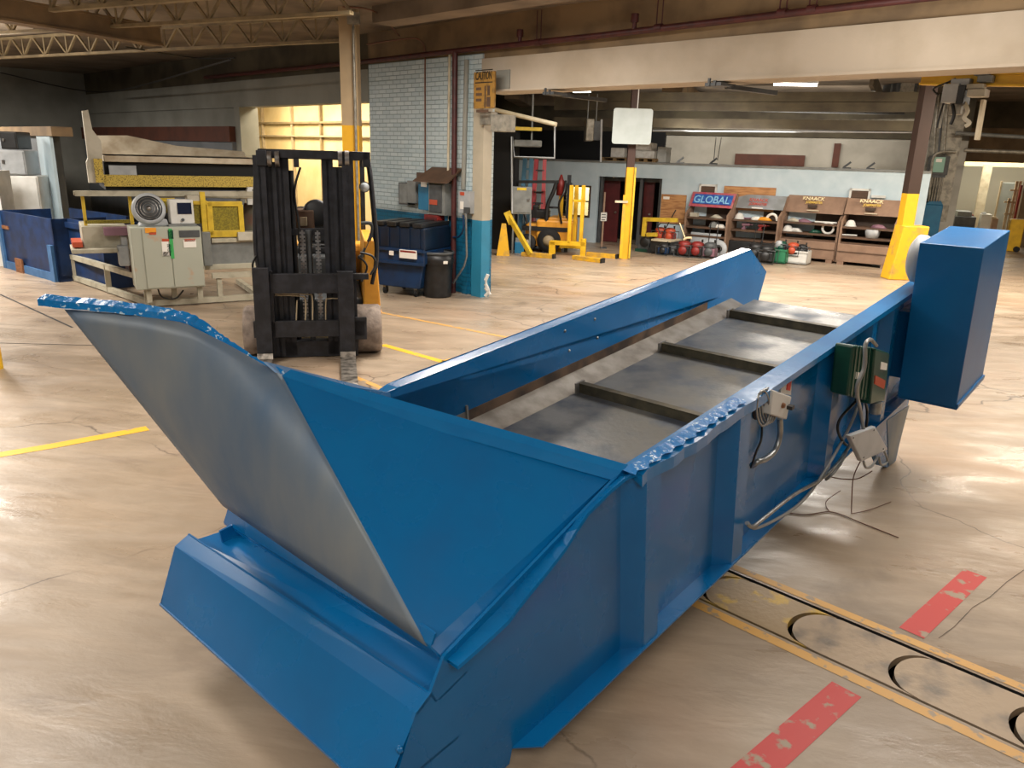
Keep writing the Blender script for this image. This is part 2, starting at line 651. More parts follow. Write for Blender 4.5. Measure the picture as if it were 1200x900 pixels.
class Fr:
    """local frame of a thing standing at loc, turned by rz: x right, y away, z up"""

    def __init__(s, loc, rz=0.0):
        s.o = Vector(loc)
        s.rz = rz
        s.x = Vector((math.cos(rz), math.sin(rz), 0))
        s.y = Vector((-math.sin(rz), math.cos(rz), 0))

    def q(s, px, py, d=0.0):
        P = onplane(px, py, s.o + s.y * d, s.y) - s.o
        return P.dot(s.x), P.z

    def p(s, px, py, d=0.0):
        a, b = s.q(px, py, d)
        return Vector((a, d, b))

    def rect(s, x0, y0, x1, y1, d=0.0):
        xm, ym = (x0 + x1) / 2, (y0 + y1) / 2
        return s.q(x0, ym, d)[0], s.q(x1, ym, d)[0], s.q(xm, y1, d)[1], s.q(xm, y0, d)[1]

    def box(s, mb, x0, y0, x1, y1, d0, d1, zmin=None):
        a, b, c, e = s.rect(x0, y0, x1, y1, d0)
        if zmin is not None:
            c = zmin
        return mb.box(a, b, d0, d1, c, e)


def text_mesh(name, txt, height, width, m, parent, loc, rot, label=None, extrude=0.002):
    cu = bpy.data.curves.new(name, 'FONT')
    cu.body = txt
    cu.size = height
    cu.extrude = extrude
    cu.align_x = 'CENTER'
    cu.align_y = 'CENTER'
    cu.offset = height * 0.012
    t = bpy.data.objects.new(name + '_tmp', cu)
    COL.objects.link(t)
    bpy.context.view_layer.update()
    me = bpy.data.meshes.new_from_object(t)
    bpy.data.objects.remove(t)
    xs = [v.co.x for v in me.vertices]
    sc = width / (max(xs) - min(xs))
    for v in me.vertices:
        v.co.x *= sc
    me.materials.clear()
    me.materials.append(M[m])
    o = bpy.data.objects.new(name, me)
    COL.objects.link(o)
    o.location = loc
    o.rotation_euler = rot
    if parent:
        o.parent = parent
    if label:
        o['label'] = label
    return o


def copy_tree(o, parent=None):
    c = o.copy()
    COL.objects.link(c)
    if parent:
        c.parent = parent
    for ch in list(o.children):
        copy_tree(ch, c)
    return c


# ================================================================== SETTING
T0, T1 = 3.41, 3.822          # edges of the floor trench across BV
S0, S1 = -3.4, 4.6
mb = MB()
for (a, b_, c, d) in ((-45, 40, -25, T0), (-45, 40, T1, 45), (-45, S0, T0, T1), (S1, 40, T0, T1)):
    mb.add([B(a, c), B(b_, c), B(b_, d), B(a, d)], [(0, 1, 2, 3)])
structure(mb.build('floor', 'floor', fix=False))
mb = MB()
mb.add([B(S0, T0, -.16), B(S1, T0, -.16), B(S1, T1, -.16), B(S0, T1, -.16)], [(0, 1, 2, 3)])
for (p, q) in (((S0, T0), (S1, T0)), ((S0, T1), (S1, T1)), ((S0, T0), (S0, T1)), ((S1, T0), (S1, T1))):
    mb.add([B(*p, -.16), B(*q, -.16), B(*q, 0), B(*p, 0)], [(0, 1, 2, 3)])
structure(mb.build('trim_1', 'black_rough', fix=False))


def strip(name, pts, wdt, m, z=0.002, kind='structure'):
    mb = MB()
    pts = [Vector((p[0], p[1], z)) for p in pts]
    vs_ = []
    for i, p in enumerate(pts):
        d = (pts[min(i + 1, len(pts) - 1)] - pts[max(i - 1, 0)]).normalized()
        n = Vector((-d.y, d.x, 0)) * wdt / 2
        vs_ += [p + n, p - n]
    mb.add(vs_, [(2 * i, 2 * i + 1, 2 * i + 3, 2 * i + 2) for i in range(len(pts) - 1)])
    o = mb.build(name, m)
    o['kind'] = kind
    return o


k_ = 2


def line(pix, wdt, m, z=0.002):
    global k_
    o = strip('trim_%d' % k_, [G(*p) for p in pix], wdt, m, z)
    k_ += 1
    return o


strip('trim_20', [B(-6.0, T0 - .055), B(4.6, T0 - .055)], .065, 'line_yellow_old')
strip('trim_21', [B(-6.0, T1 + .05), B(4.6, T1 + .05)], .06, 'line_yellow_old')
line([(-60, 543), (0, 533), (60, 523), (173, 502)], .12, 'line_yellow')
line([(448, 404), (519, 424)], .10, 'line_yellow')
line([(519, 424), (560, 414), (640, 402)], .09, 'line_yellow')
line([(440, 365), (597, 396)], .07, 'line_yellow_old')
line([(404, 437), (440, 452), (470, 466)], .07, 'line_yellow_old')
line([(1143, 672), (1068, 742)], .125, 'tape_red')
line([(992, 808), (860, 925)], .14, 'tape_red')
# dark rail joint in the floor at left and thin joints
line([(0, 345), (85, 384)], .03, 'black_rough')
line([(0, 402), (300, 410)], .02, 'black_rough')
line([(1200, 668), (1180, 682), (1160, 700), (1140, 712), (1118, 735), (1100, 748)], .004, 'darkstrip')

# trench cover plates: rounded leading end, hollow trailing end
pitch = .505
labs = {-3: 'crescent-ended floor cover plate half hidden under the blue trough',
        -2: 'yellow-smeared crescent-ended floor plate touching the blue trough edge in view',
        -1: 'crescent-ended floor cover plate, second out from the blue trough edge',
        0: 'crescent-ended floor cover plate with a black scuffed edge, between the red stripes',
        1: 'crescent-ended floor cover plate at the lower right, nearest the picture edge'}
tm, th_ = (T0 + T1) / 2, (T1 - T0) / 2 - .022
for k in range(-5, 5):
    s0 = -1.20 + pitch * k
    pts = []
    for i in range(25):
        u = -1 + 2 * i / 24
        sb = .165 * math.sqrt(max(0, 1 - u * u)) ** 0.9
        pts.append(B(s0 - sb + .016, tm + u * th_))
    for i in range(25):
        u = 1 - 2 * i / 24
        sb = .165 * math.sqrt(max(0, 1 - u * u)) ** 0.9
        pts.append(B(s0 + pitch - sb - .012, tm + u * th_))
    pts = [p + Vector((0, 0, -.045)) for p in pts]
    mb = MB()
    mb.prism(pts, (0, 0, .042))
    c = B(s0 + pitch / 2, tm)
    o = mb.build('trench_cover_plate', 'cover_plate_worn' if k in (-2, -1) else 'cover_plate', loc=(c.x, c.y, -.045))
    tag(o, labs.get(k, 'crescent-ended steel cover plate of the floor trench, out of view'), 'floor plate', 'floor trench cover plates')

# ---- long wall line (t = TW): brick, beam, opening, grey wall
TW = 8.87
RZ = RZB


def wallbox(name, s0, s1, t0, t1, z0, z1, m):
    mb = MB()
    mb.box(s0, s1, t0, t1, z0, z1)
    o = mb.build(name, m)
    o.rotation_euler = (0, 0, RZ)
    return structure(o)


ZC = 4.35
wallbox('wall_middle', -12.45, -9.42, TW + .02, TW + .3, 0, 3.82, 'brick')
wallbox('wall_middle_pilaster', -9.54, -9.30, TW - .05, TW + .14, 0, 3.25, 'pilaster')
mb = MB(); mb.box(-9.80, -9.68, TW - .03, TW + .05, 0, 3.8)
o = mb.build('wall_middle_pier', 'brick'); o.rotation_euler = (0, 0, RZ); structure(o)
# the deep beam with its lower flange
wallbox('trim_30', -9.42, 12, TW, TW + .45, 3.27, 3.74, 'beam_paint')
wallbox('trim_31', -9.42, 12, TW - .04, TW + .5, 3.245, 3.275, 'beam_paint')
wallbox('trim_32', -9.9, 12, TW + .05, TW + .5, 3.74, ZC, 'beam_tan')
wallbox('trim_33', -12.5, -9.9, TW + .05, TW + .3, 3.80, ZC, 'beam_tan')
# ceiling edge beam in front of the fascia
wallbox('trim_34', -10.2, 12, TW - 1.5, TW - 1.1, 4.12, ZC, 'ceil')
# band over the opening and the grey wall beyond
wallbox('wall_left_band', -27.5, -12.45, TW, TW + .3, 3.18, 3.74, 'wall_grey')
wallbox('wall_left_top', -27.5, -12.45, TW + .05, TW + .3, 3.74, ZC, 'ceil_dark')
wallbox('wall_left', -27.5, -17.3, TW + .05, TW + .35, 0, 3.18, 'wall_grey')
wallbox('wall_left_brown', -27.4, -17.5, TW - .25, TW + .05, 2.42, 2.76, 'wall_brown')
wallbox('wall_left_low', -27.4, -17.5, TW - .2, TW + .04, 0, 2.42, 'wall_greyblue')
wallbox('wall_left_pier', -17.5, -17.25, TW - .1, TW + .35, 0, 3.18, 'wall_grey')
# side wall at far left
wallbox('wall_side', -27.8, -27.5, -6, TW + .35, 0, ZC, 'wall_grey')
# partition with pale pilaster behind the cabinets
Fp = Fr(G(66, 298), RZB)
mb = MB(); Fp.box(mb, -120, 152, 62, 330, 0, .3, zmin=0)
o = mb.build('wall_partition', 'wall_greyblue'); o.location = Fp.o; o.rotation_euler = (0, 0, RZB); structure(o)
mb = MB(); Fp.box(mb, 54, 158, 69, 330, -.06, 0, zmin=0)
o = mb.build('trim_40', 'bluewall'); o.location = Fp.o; o.rotation_euler = (0, 0, RZB); structure(o)
mb = MB(); Fp.box(mb, -120, 149, 60, 158, -.08, .3)
o = mb.build('trim_41', 'beam_tan'); o.location = Fp.o; o.rotation_euler = (0, 0, RZB); structure(o)
# room beyond the opening
wallbox('wall_inner_back', -23.6, -12.3, TW + 2.5, TW + 2.7, 0, 3.9, 'wall_warm')
wallbox('wall_inner_left', -23.8, -23.6, TW + .35, TW + 2.6, 0, 3.9, 'wall_warm')
wallbox('wall_inner_right', -12.4, -12.2, TW + .3, TW + 2.6, 0, 3.9, 'wall_warm')
wallbox('ceiling_inner', -23.6, -12.2, TW + .3, TW + 2.6, 3.8, 3.9, 'wall_warm')
for (a, b_, z0, z1, mm) in ((-23, -12.4, 2.95, 3.0, 'truss'), (-23, -12.4, 2.62, 2.66, 'cream')):
    wallbox('trim_%d' % (40 + int(z0 * 2)), a, b_, TW + 2.4, TW + 2.5, z0, z1, mm)
for i, s in enumerate((-19.4, -18.0, -16.6, -21)):
    wallbox('trim_%d' % (50 + i), s, s + .06, TW + 2.42, TW + 2.5, 0, 3.6, 'truss' if i == 1 else 'cream')
c = B(-17.5, TW + 1.2, 3.7)
area('lamp_inner', c, (4.5, 1.0), 330, (1, .86, .62), rz=RZB)

# ---- ceilings
mb = MB()
mb.box(-28, 16, -8, TW + .5, ZC, ZC + .1)
o = mb.build('ceiling', 'ceil'); o.rotation_euler = (0, 0, RZ); structure(o)
mb = MB()
mb.box(-40, 40, TW + .45, 50, ZC + .05, ZC + .15)
o = mb.build('ceiling_far', 'ceil'); o.rotation_euler = (0, 0, RZ); structure(o)
# walls behind and beside the camera, out of view
wallbox('wall_behind', -28, 16, -8.2, -8.0, 0, ZC, 'wall_grey')
wallbox('wall_right', 16, 16.2, -8, TW + 1, 0, ZC, 'wall_grey')

# ---- girder and open-web trusses (left)
GZ = 3.85


def cz(x, y, z):
    return G(x, y, z)


mb = MB()
a, b_ = cz(-60, 14, GZ), cz(184, 53, GZ)
d = (b_ - a).normalized()
mb.beam(a + Vector((0, 0, .13)), b_ + Vector((0, 0, .13)), .22, .26)
mb.beam(a, b_, .3, .03); mb.beam(a + Vector((0, 0, .27)), b_ + Vector((0, 0, .27)), .3, .03)
structure(mb.build('trim_60', 'beam_tan'))
kk = 61
for (p, q, z, hh, nb) in (((-40, 70), (412, 47), 3.95, .36, 15), ((-40, 41), (412, 15), 4.0, .33, 13), ((60, 12), (420, -17), 4.02, .3, 10)):
    A_, B_ = cz(*p, z), cz(*q, z)
    mb = MB()
    mb.beam(A_, B_, .09, .045)
    mb.beam(A_ + Vector((0, 0, hh)), B_ + Vector((0, 0, hh)), .09, .05)
    for i in range(nb):
        u, v = A_.lerp(B_, i / nb), A_.lerp(B_, (i + 1) / nb)
        m_ = (u + v) / 2
        up_ = Vector((0, 0, hh))
        mb.beam(u, m_ + up_, .035, .035)
        mb.beam(m_ + up_, v, .035, .035)
        mb.beam(u, u + up_, .025, .025)
    structure(mb.build('trim_%d' % kk, 'truss'))
    kk += 1
# thin cables and a bent conduit under the ceiling
mb = MB()
mb.tube([cz(0, 85, 3.8), cz(120, 108, 3.6), cz(270, 70, 3.7)], .015)
mb.tube([cz(147, 55, 3.95), cz(230, 68, 3.95), cz(275, 68, 3.9)], .012)
o = mb.build('ceiling_cable', 'cable_black', loc=cz(147, 55, 3.95))
tag(o, 'thin dark cables slung under the roof trusses at upper left', 'cable')
mb = MB()
mb.tube([cz(402, 8, 4.2), cz(440, 14, 4.25), cz(468, 42, 4.2)], .012)
mb.tube([cz(430, 52, 4.1), cz(470, 46, 4.1), cz(490, 46, 4.1), B(-10.75, TW - .05, 3.95), B(-10.75, TW - .05, 3.6), B(-10.75, TW - .05, 1.75)], .014)
o = mb.build('wall_conduit', 'cable_brown', loc=B(-10.75, TW - .05, 1.75))
tag(o, 'thin brown conduit running down the white brick wall to the switch boxes', 'conduit')

# ---- office block
FO = Fr(G(690, 284), D2R(-23))


def fo(mb, name, m, **k):
    o = mb.build(name, m, **k)
    o.location = FO.o
    o.rotation_euler = (0, 0, FO.rz)
    return o


x_l = FO.q(600, 288)[0]
x_r = FO.q(1074, 300)[0]
dx0, dx1 = FO.q(699, 250)[0], FO.q(773, 250)[0]
dz = FO.q(737, 208)[1]
wx0, wx1 = FO.q(656, 236)[0], FO.q(692, 236)[0]
wz0, wz1 = FO.q(676, 254)[1], FO.q(676, 217)[1]
OH = 2.2
mb = MB()
mb.box(x_l, wx0, 0, .15, 0, OH)
mb.box(wx0, wx1, 0, .15, 0, wz0)
mb.box(wx0, wx1, 0, .15, wz1, OH)
mb.box(wx1, dx0, 0, .15, 0, OH)
mb.box(dx0, dx1, 0, .15, dz, OH)
mb.box(dx1, x_r, 0, .15, 0, OH)
structure(fo(mb, 'wall_office', 'bluewall'))
mb = MB(); mb.box(x_l, x_r, -.03, 3.2, OH, OH + .05); structure(fo(mb, 'trim_70', 'grey'))
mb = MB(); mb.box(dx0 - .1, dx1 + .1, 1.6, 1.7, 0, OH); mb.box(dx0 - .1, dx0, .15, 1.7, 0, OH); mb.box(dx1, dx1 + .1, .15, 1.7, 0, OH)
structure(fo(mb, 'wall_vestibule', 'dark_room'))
# window with bright panes
mb = MB()
for (a, b_, c, d) in ((wx0, wx1, wz0, wz0 + .05), (wx0, wx1, wz1 - .05, wz1), (wx0, wx0 + .05, wz0, wz1), (wx1 - .05, wx1, wz0, wz1), ((wx0 + wx1) / 2 - .02, (wx0 + wx1) / 2 + .02, wz0, wz1), (wx0, wx1, (wz0 + wz1) / 2 - .02, (wz0 + wz1) / 2 + .02)):
    mb.box(a, b_, -.03, .06, c, d)
win = fo(mb, 'window_1', 'tan_box_dark'); structure(win)
mb = MB(); mb.box(wx0, wx1, .055, .06, wz0, wz1)
o = mb.build('window_pane', 'glass', parent=win)
mb = MB(); mb.box(wx0 - .3, wx1 + .3, 1.4, 1.5, 0, OH); structure(fo(mb, 'wall_office_inner', 'wall_warm'))
area('fill_roof', FO.o + FO.x * 4 + FO.y * 2.2 + Vector((0, 0, 3.7)), (7, .4), 160, NEUT, rot=(D2R(62), 0, FO.rz))  # added fill light aimed at the back wall, no fixture there
lo = area('lamp_office', FO.o + FO.x * ((wx0 + wx1) / 2) + FO.y * .8 + Vector((0, 0, 2.1)), (.8, .5), 75, (1, .95, .8), rz=FO.rz)
# red doors inside the wide doorway
for i, (a, b_, y0) in enumerate(((704, 724, 220), (752, 764, 214))):
    f2 = Fr(FO.o + FO.y * .5, FO.rz)
    x0_, x1_ = f2.q(a, 260)[0], f2.q(b_, 260)[0]
    mb = MB(); mb.box(x0_, x1_, .5, .55, 0.01, 1.75)
    o = structure(fo(mb, 'door_%d' % (i + 1), 'door_red'))
    mb = MB(); mb.cyl((x1_ - .08, .49, .85), (x1_ - .08, .44, .85), .03)
    mb.build('door_handle', 'steel', parent=o)
mb = MB()
for px in (702, 748, 771):
    xx = FO.q(px, 250)[0]
    mb.box(xx - .04, xx + .04, .1, .2, 0, dz)
mb.box(dx0, dx1, .3, .38, 1.72, 1.8)
structure(fo(mb, 'trim_71', 'grey_dark'))
# back wall beyond the office roof
mb = MB(); mb.box(x_l + 3.2, x_r + 1.2, 5.2, 5.4, 0, 3.12); structure(fo(mb, 'wall_back', 'wall_far'))
mb = MB(); mb.box(x_l - 6, x_r + 1.2, 5.1, 5.5, 3.12, ZC + .1); structure(fo(mb, 'wall_back_top', 'ceil_dark'))
mb = MB(); mb.box(x_l - 6, x_l + 3.2, 5.0, 5.2, 0, 3.2); structure(fo(mb, 'wall_back_void', 'dark_room'))  # near-black panel: darkness of the unlit void put into its colour
f5 = Fr(FO.o + FO.y * 5.15, FO.rz)
for i, (a, c, b_, d) in enumerate(((861, 181, 943, 194), (976, 168, 984, 196))):
    mb = MB(); f5.box(mb, a, c, b_, d, -.08, 0)
    o = mb.build('trim_%d' % (72 + i), 'wall_brown'); o.location = f5.o; o.rotation_euler = (0, 0, f5.rz); structure(o)
# black partition beside the brick pier
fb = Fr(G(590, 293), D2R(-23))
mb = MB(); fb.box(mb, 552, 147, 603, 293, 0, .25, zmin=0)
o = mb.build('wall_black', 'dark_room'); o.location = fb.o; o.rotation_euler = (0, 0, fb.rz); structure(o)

# ---- far right wall with the wide opening
FR = Fr(G(1190, 288), D2R(-23))
ox0, ox1 = FR.q(1119, 240)[0], FR.q(1196, 240)[0]
oz = FR.q(1160, 190)[1]
mb = MB()
mb.box(-12, ox0, 0, .3, 0, 3.6)
mb.box(ox0, ox1, 0, .3, oz, 3.6)
mb.box(ox1, 12, 0, .3, 0, 3.6)


def frb(mb, name, m):
    o = mb.build(name, m)
    o.location = FR.o
    o.rotation_euler = (0, 0, FR.rz)
    return structure(o)


frb(mb, 'wall_far_right', 'beam_tan')
mb = MB(); mb.box(-12, 12, 0, .3, 3.6, ZC + .1); frb(mb, 'wall_far_right_top', 'ceil_dark')
mb = MB(); mb.box(ox0 - 2, ox1 + 3, 7, 7.2, 0, 3.6); frb(mb, 'wall_dock_back', 'wall_white')
mb = MB(); mb.box(ox0 - .1, ox0, .3, 7, 0, 3.6); mb.box(ox1 + 2, ox1 + 2.1, .3, 7, 0, 3.6); frb(mb, 'wall_dock_side', 'wall_white')
mb = MB()
mb.box(ox0 - .1, ox1 + 2, 3.9, 4.0, 2.45, 2.75)
for i in range(2):
    mb.box(ox0, ox1 + 2, 3.85, 3.9, 2.85 + .14 * i, 2.91 + .14 * i)
frb(mb, 'trim_80', 'wall_warm')
mb = MB(); mb.box(ox0 - .35, ox0 + .02, -.08, .3, 0, oz + .1); frb(mb, 'trim_81', 'beam_tan')
mb = MB(); a_ = FR.q(1167, 240)[0]; mb.box(a_ - .1, a_ + .18, 3.6, 3.8, 0, 2.5); frb(mb, 'trim_82', 'cream_light')
area('lamp_dock', FR.o + FR.y * 3.2 + FR.x * (ox0 + 1.5) + Vector((0, 0, 3.4)), (2.5, 1.5), 190, (1, .93, .78), rz=FR.rz)
# beam above and between (yellow crane rail is a thing)

# ---- posts
def post(px, base, half, top_z, m, label, wz=None):
    g = G(px, base)
    mb = MB()
    h = half
    mb.box(-h, h, -h, h, 0, top_z)
    o = mb.build('steel_post', m)
    o.location = g
    return tag(o, label, 'post', 'steel roof posts')


o = post(418, 347, .13, ZC, 'post_left', 'cream roof post with yellow lower half, behind the near forklift')
mb = MB(); mb.tube([(.1, -.2, 4.2), (.1, -.2, 0.6)], .02); c_ = mb.build('conduit', 'conduit', parent=o)
mb = MB(); mb.box(.02, .2, -.24, -.16, 4.1, 4.26); mb.build('junction_box', 'conduit', parent=o)
o = post(731, 303, .085, 4.3, 'post_yb', 'brown post with yellow lower part behind the blank white board')
mb = MB(); mb.box(-.13, -.06, -.13, -.08, 0.02, 1.5); mb.build('edge_guard', 'yellow_worn', parent=o)
mb = MB(); mb.box(.09, .13, -.13, -.06, 0.02, 2.13); mb.build('edge_guard', 'machine_yellow', parent=o)
mb = MB(); mb.box(-.32, -.02, -.16, -.12, 1.32, 1.37); mb.build('bracket', 'cream_light', parent=o)
o = post(1050, 326, .125, 4.3, 'post_yr', 'brown post at right with broad yellow guard at its foot')
mb = MB(); mb.prism([(-.30, -.3, 0), (.30, -.3, 0), (.38, -.3, 1.14), (-.16, -.3, 1.14)], (0, .42, 0)); mb.build('base_guard', 'yellow_worn', parent=o, bevel=.02)
mb = MB(); mb.cyl((.02, -.12, 4.02), (.02, -.22, 4.02), .1); mb.build('warning_lamp', 'red_bright', parent=o, label='red round lamp')
# ================================================================== BLUE TROUGH
TA = D2R(42)
TS = .1155
TH = math.atan(TS)
Lp = Vector((math.sin(TA), math.cos(TA), 0))
TWv = Vector((-math.cos(TA), math.sin(TA), 0))
TL = Lp * math.cos(TH) + Vector((0, 0, math.sin(TH)))
TN = -Lp * math.sin(TH) + Vector((0, 0, math.cos(TH)))
E0 = G(1037, 547)
TO = onplane(597, 895, E0, Vector((math.cos(TA), -math.sin(TA), 0)))
root = thing('conveyor_trough', 'long glossy blue steel conveyor trough with grey pan and flared chute end in the foreground', 'conveyor', (TO.x, TO.y, 0))


def U(l, w_, h):
    return TL * l + TWv * w_ + TN * h + Vector((0, 0, TO.z))


TM = Matrix(((TL.x, TWv.x, TN.x, 0), (TL.y, TWv.y, TN.y, 0), (TL.z, TWv.z, TN.z, TO.z), (0, 0, 0, 1)))


def tmb():
    m_ = MB()
    m_.M = TM
    return m_


def on_w(px, py, w_):
    P = onplane(px, py, TO + TWv * w_, TWv) - TO
    return P.dot(TL), w_, P.dot(TN)


WD = 1.48
HT = .967
FWD = .085      # how far flanges and ribs stand out from the near side panel
LE = 4.95
# near side panel
mb = tmb()
poly = [(.775, HT), (LE, HT), (LE, .06), (.02, .06), (.0, 0), (-.33, 0), (-.56, .30), (-.41, .565), (-.34, .60), (-.27, .70)]
mb.prism([(l, 0, h) for l, h in poly], (0, .012, 0))
mb.build('side_panel', 'blue', root)
# torn sloped edge running down to the chute
rnd = random.Random(3)
jag = [on_w(*p, -.05) for p in ((752, 552), (733, 560), (716, 574), (700, 590), (689, 601), (676, 620), (664, 640), (652, 656), (636, 676), (621, 694), (607, 712), (596, 727), (580, 742), (560, 760), (536, 781))]
inn = [on_w(*p, .03) for p in ((733, 548), (722, 557), (709, 569), (694, 584), (681, 598), (667, 613), (653, 628), (639, 642), (625, 656), (611, 671), (598, 685), (583, 700), (566, 717), (545, 739), (517, 768))]
mb = tmb()
n = len(jag)
vs_ = jag + inn + [(a, b - .004, c - .012) for a, b, c in jag] + [(a, b - .004, c - .012) for a, b, c in inn]
fs_ = [(i, i + 1, n + i + 1, n + i) for i in range(n - 1)] + [(2 * n + i, 2 * n + i + 1, 3 * n + i + 1, 3 * n + i) for i in range(n - 1)] + [(i, i + 1, 2 * n + i + 1, 2 * n + i) for i in range(n - 1)]
mb.add(vs_, fs_)
mb.build('sloped_edge_flange', 'blue', root)
mb = tmb()
_b0, _b1 = Vector(on_w(501, 757, .07)), Vector((.765, .02, HT - .012))
n = len(inn)
gus = [_b1.lerp(_b0, i / (n - 1)) for i in range(n)]
mb.add([tuple(v) for v in gus] + inn, [(i, i + 1, n + i + 1, n + i) for i in range(n - 1)])
mb.build('sloped_gusset', 'blue', root)
# top rail: flange with torn outer edge near the chute end
mb = tmb()
N_ = 90
out, inr = [], []
for i in range(N_ + 1):
    l = .775 + (LE - .775) * i / N_
    torn = max(0, 1 - max(0, (l - .8)) / 1.35)
    drop = torn * (.010 * math.sin(l * 9) + .006 * math.sin(l * 23 + 1) + .004 * rnd.uniform(-1, 1))
    out.append((l, -FWD + drop * .7, HT - .012 + drop * .5))
    inr.append((l, .014, HT + .006))
vs_ = out + inr + [(a, b, c - .035 - (0.02 if a < 2 else 0)) for a, b, c in out] + [(a, b, c - .02) for a, b, c in inr]
n = N_ + 1
fs_ = [(i, i + 1, n + i + 1, n + i) for i in range(N_)] + [(2 * n + i, 2 * n + i + 1, 3 * n + i + 1, 3 * n + i) for i in range(N_)] + [(i, i + 1, 2 * n + i + 1, 2 * n + i) for i in range(N_)] + [(n + i, n + i + 1, 3 * n + i + 1, 3 * n + i) for i in range(N_)] + [(0, n, 3 * n, 2 * n), (N_, n + N_, 3 * n + N_, 2 * n + N_)]
mb.add(vs_, fs_)
rail = mb.build('top_rail', 'blue_flange', root)
# torn bead on top of the rail near the chute
mb = tmb()
k = 0
pts_o, pts_i = [], []
for i in range(34):
    l = .74 + .95 * i / 33
    wgt = 1 - i / 36
    pts_o.append((l, -FWD + .012 + .012 * math.sin(i * 1.9), HT + .004 + rnd.uniform(0, .006) * wgt))
    pts_i.append((l, -.01, HT + .009 + rnd.uniform(-.002, .004) * wgt))
n = 34
mb.add(pts_o + pts_i, [(i, i + 1, n + i + 1, n + i) for i in range(n - 1)])
mb.build('torn_edge', 'blue_torn_glints', root, label='crumpled shiny torn steel edge')
# bottom rail
mb = tmb()
mb.box(.10, LE, -FWD, .012, .055, .065)
mb.prism([(.02, 0, .06), (.10, 0, .06), (.10, -FWD, .06)], (0, 0, .006))
mb.build('bottom_rail', 'blue', root)
# ribs (formed channels)
for i, l in enumerate((.84, 1.66, 2.86, 3.45, 3.86)):
    mb = tmb()
    a = .10 if i < 3 else .07
    pl = [(l - a, 0), (l - a * .2, -FWD + .01), (l + a * .9, -FWD + .01), (l + a, 0)]
    mb.prism([(x, y, .063) for x, y in pl], (0, 0, HT - .085))
    mb.build('side_rib', 'blue', root)
# far side panel with top flange, chamfered end
mb = tmb()
mb.prism([(l, WD, h) for l, h in ((.60, HT - .03), (.73, HT), (LE - .08, HT + .003), (5.22, .70), (5.08, .42), (5.0, 0), (-.30, 0), (-.30, .62), (.10, .64), (.10, .66), (4.35, .66), (4.40, .60))], (0, .012, 0))
mb.build('side_panel', 'blue', root)
mb = tmb()
vs_ = [(.66, WD, HT - .02), (.80, WD, HT + .004), (LE - .08, WD, HT + .006), (LE - .06, WD + .10, HT + .006), (1.0, WD + .10, HT + .006), (.80, WD + .10, HT - .0), (.60, WD + .10, HT - .05)]
mb.prism(vs_, (0, 0, -.014))
mb.prism([(LE - .08, WD, HT), (5.22, WD, .70), (5.22, WD + .06, .70), (LE - .08, WD + .06, HT)], (0, 0, -.012))
mb.build('top_rail', 'blue_flange', root)
for (x, y) in ((662, 388), (697, 374), (667, 411), (700, 396)):
    l, w_, h = on_w(x, y, WD)
    mb = tmb(); mb.lathe([(0, -.008), (.009, -.006), (.011, 0)], (l, WD, h), 10, 'y')
    mb.build('bolt', 'galv', root, label='small bright bolt')
# dark brown recess angle under the far panel
mb = tmb()
mb.box(1.28, 4.12, WD - .004, WD + .01, .585, .662)
mb.build('recess_strip', 'darkstrip', root, label='dark brown strip below the blue panel')
mb = tmb()
mb.box(.1, 1.28, WD - .004, WD + .01, .585, .662)
mb.box(1.27, 1.285, WD - .012, WD, .52, .70)
mb.build('splice_plate', 'pan_side', root)
mb = tmb(); l, w_, h = on_w(602, 477, WD - .02); mb.lathe([(0, -.015), (.014, -.012), (.016, 0), (.02, .01)], (l, WD - .02, h), 10, 'y'); mb.build('bolt', 'galv', root)
# pan
mb = tmb()
mb.box(.45, 4.62, .012, 1.32, .525, .54)
mb.build('pan_floor', 'pan', root)
mb = tmb()
mb.prism([(.2, 1.32, .54), (.2, WD, .60), (.2, WD, .588), (.2, 1.32, .526)], (4.35, 0, 0))
mb.build('pan_shoulder', 'pan_side', root)
# cross angles
for l in (2.133, 3.13, 4.18):
    mb = tmb()
    mb.box(l, l + .012, .014, 1.30, .54, .60)
    mb.box(l - .0, l + .045, .014, 1.30, .597, .606)
    b__ = mb.build('cross_bar', 'bar', root)
    mb = tmb()
    mb.box(l - .03, l + .06, 1.30, 1.315, .53, .612)
    mb.build('end_tab', 'pan_side', b__)
mb = tmb(); mb.box(4.2, 4.62, .014, 1.30, .585, .596); mb.build('end_lip', 'pan', root)
# transverse baffle triangle, its rim, and the far wall rising to the chute wing
P = Vector((-.23, .03, .635))
K2 = Vector((.135, 1.48, 1.258))
A_ = Vector((.775, .0, HT))


def raypt(px, py, w_):
    return Vector(on_w(px, py, w_))


K2 = raypt(330, 440, 1.05)
TIP = raypt(76, 362, 1.86)
K1a = raypt(215, 378, 1.45)
K1b = raypt(268, 404, 1.26)
BLp = Vector(on_w(262, 592, 1.53))
BRp = raypt(501, 757, .07)
mb = tmb()
mb.prism([BRp, A_ + Vector((-.01, .02, -.012)), K2], (.012, 0, -.004))
mb.build('baffle_plate', 'blue', root)
# rim flange along A -> K2
mb = tmb()
mb.M = TM
a0, a1 = A_ + Vector((-.03, -.0, -.004)), K2 + Vector((0, 0, 0))
dwn = Vector((-.05, 0, -.028))
mb.prism([a0, a1, a1 + Vector((.045, .0, .012)), a0 + Vector((.045, 0, .012))], (0, 0, -.006))
mb.prism([a0, a1, a1 + dwn * .9, a0 + dwn * .9], (.008, 0, 0))
mb.build('baffle_rim', 'blue_flange', root)
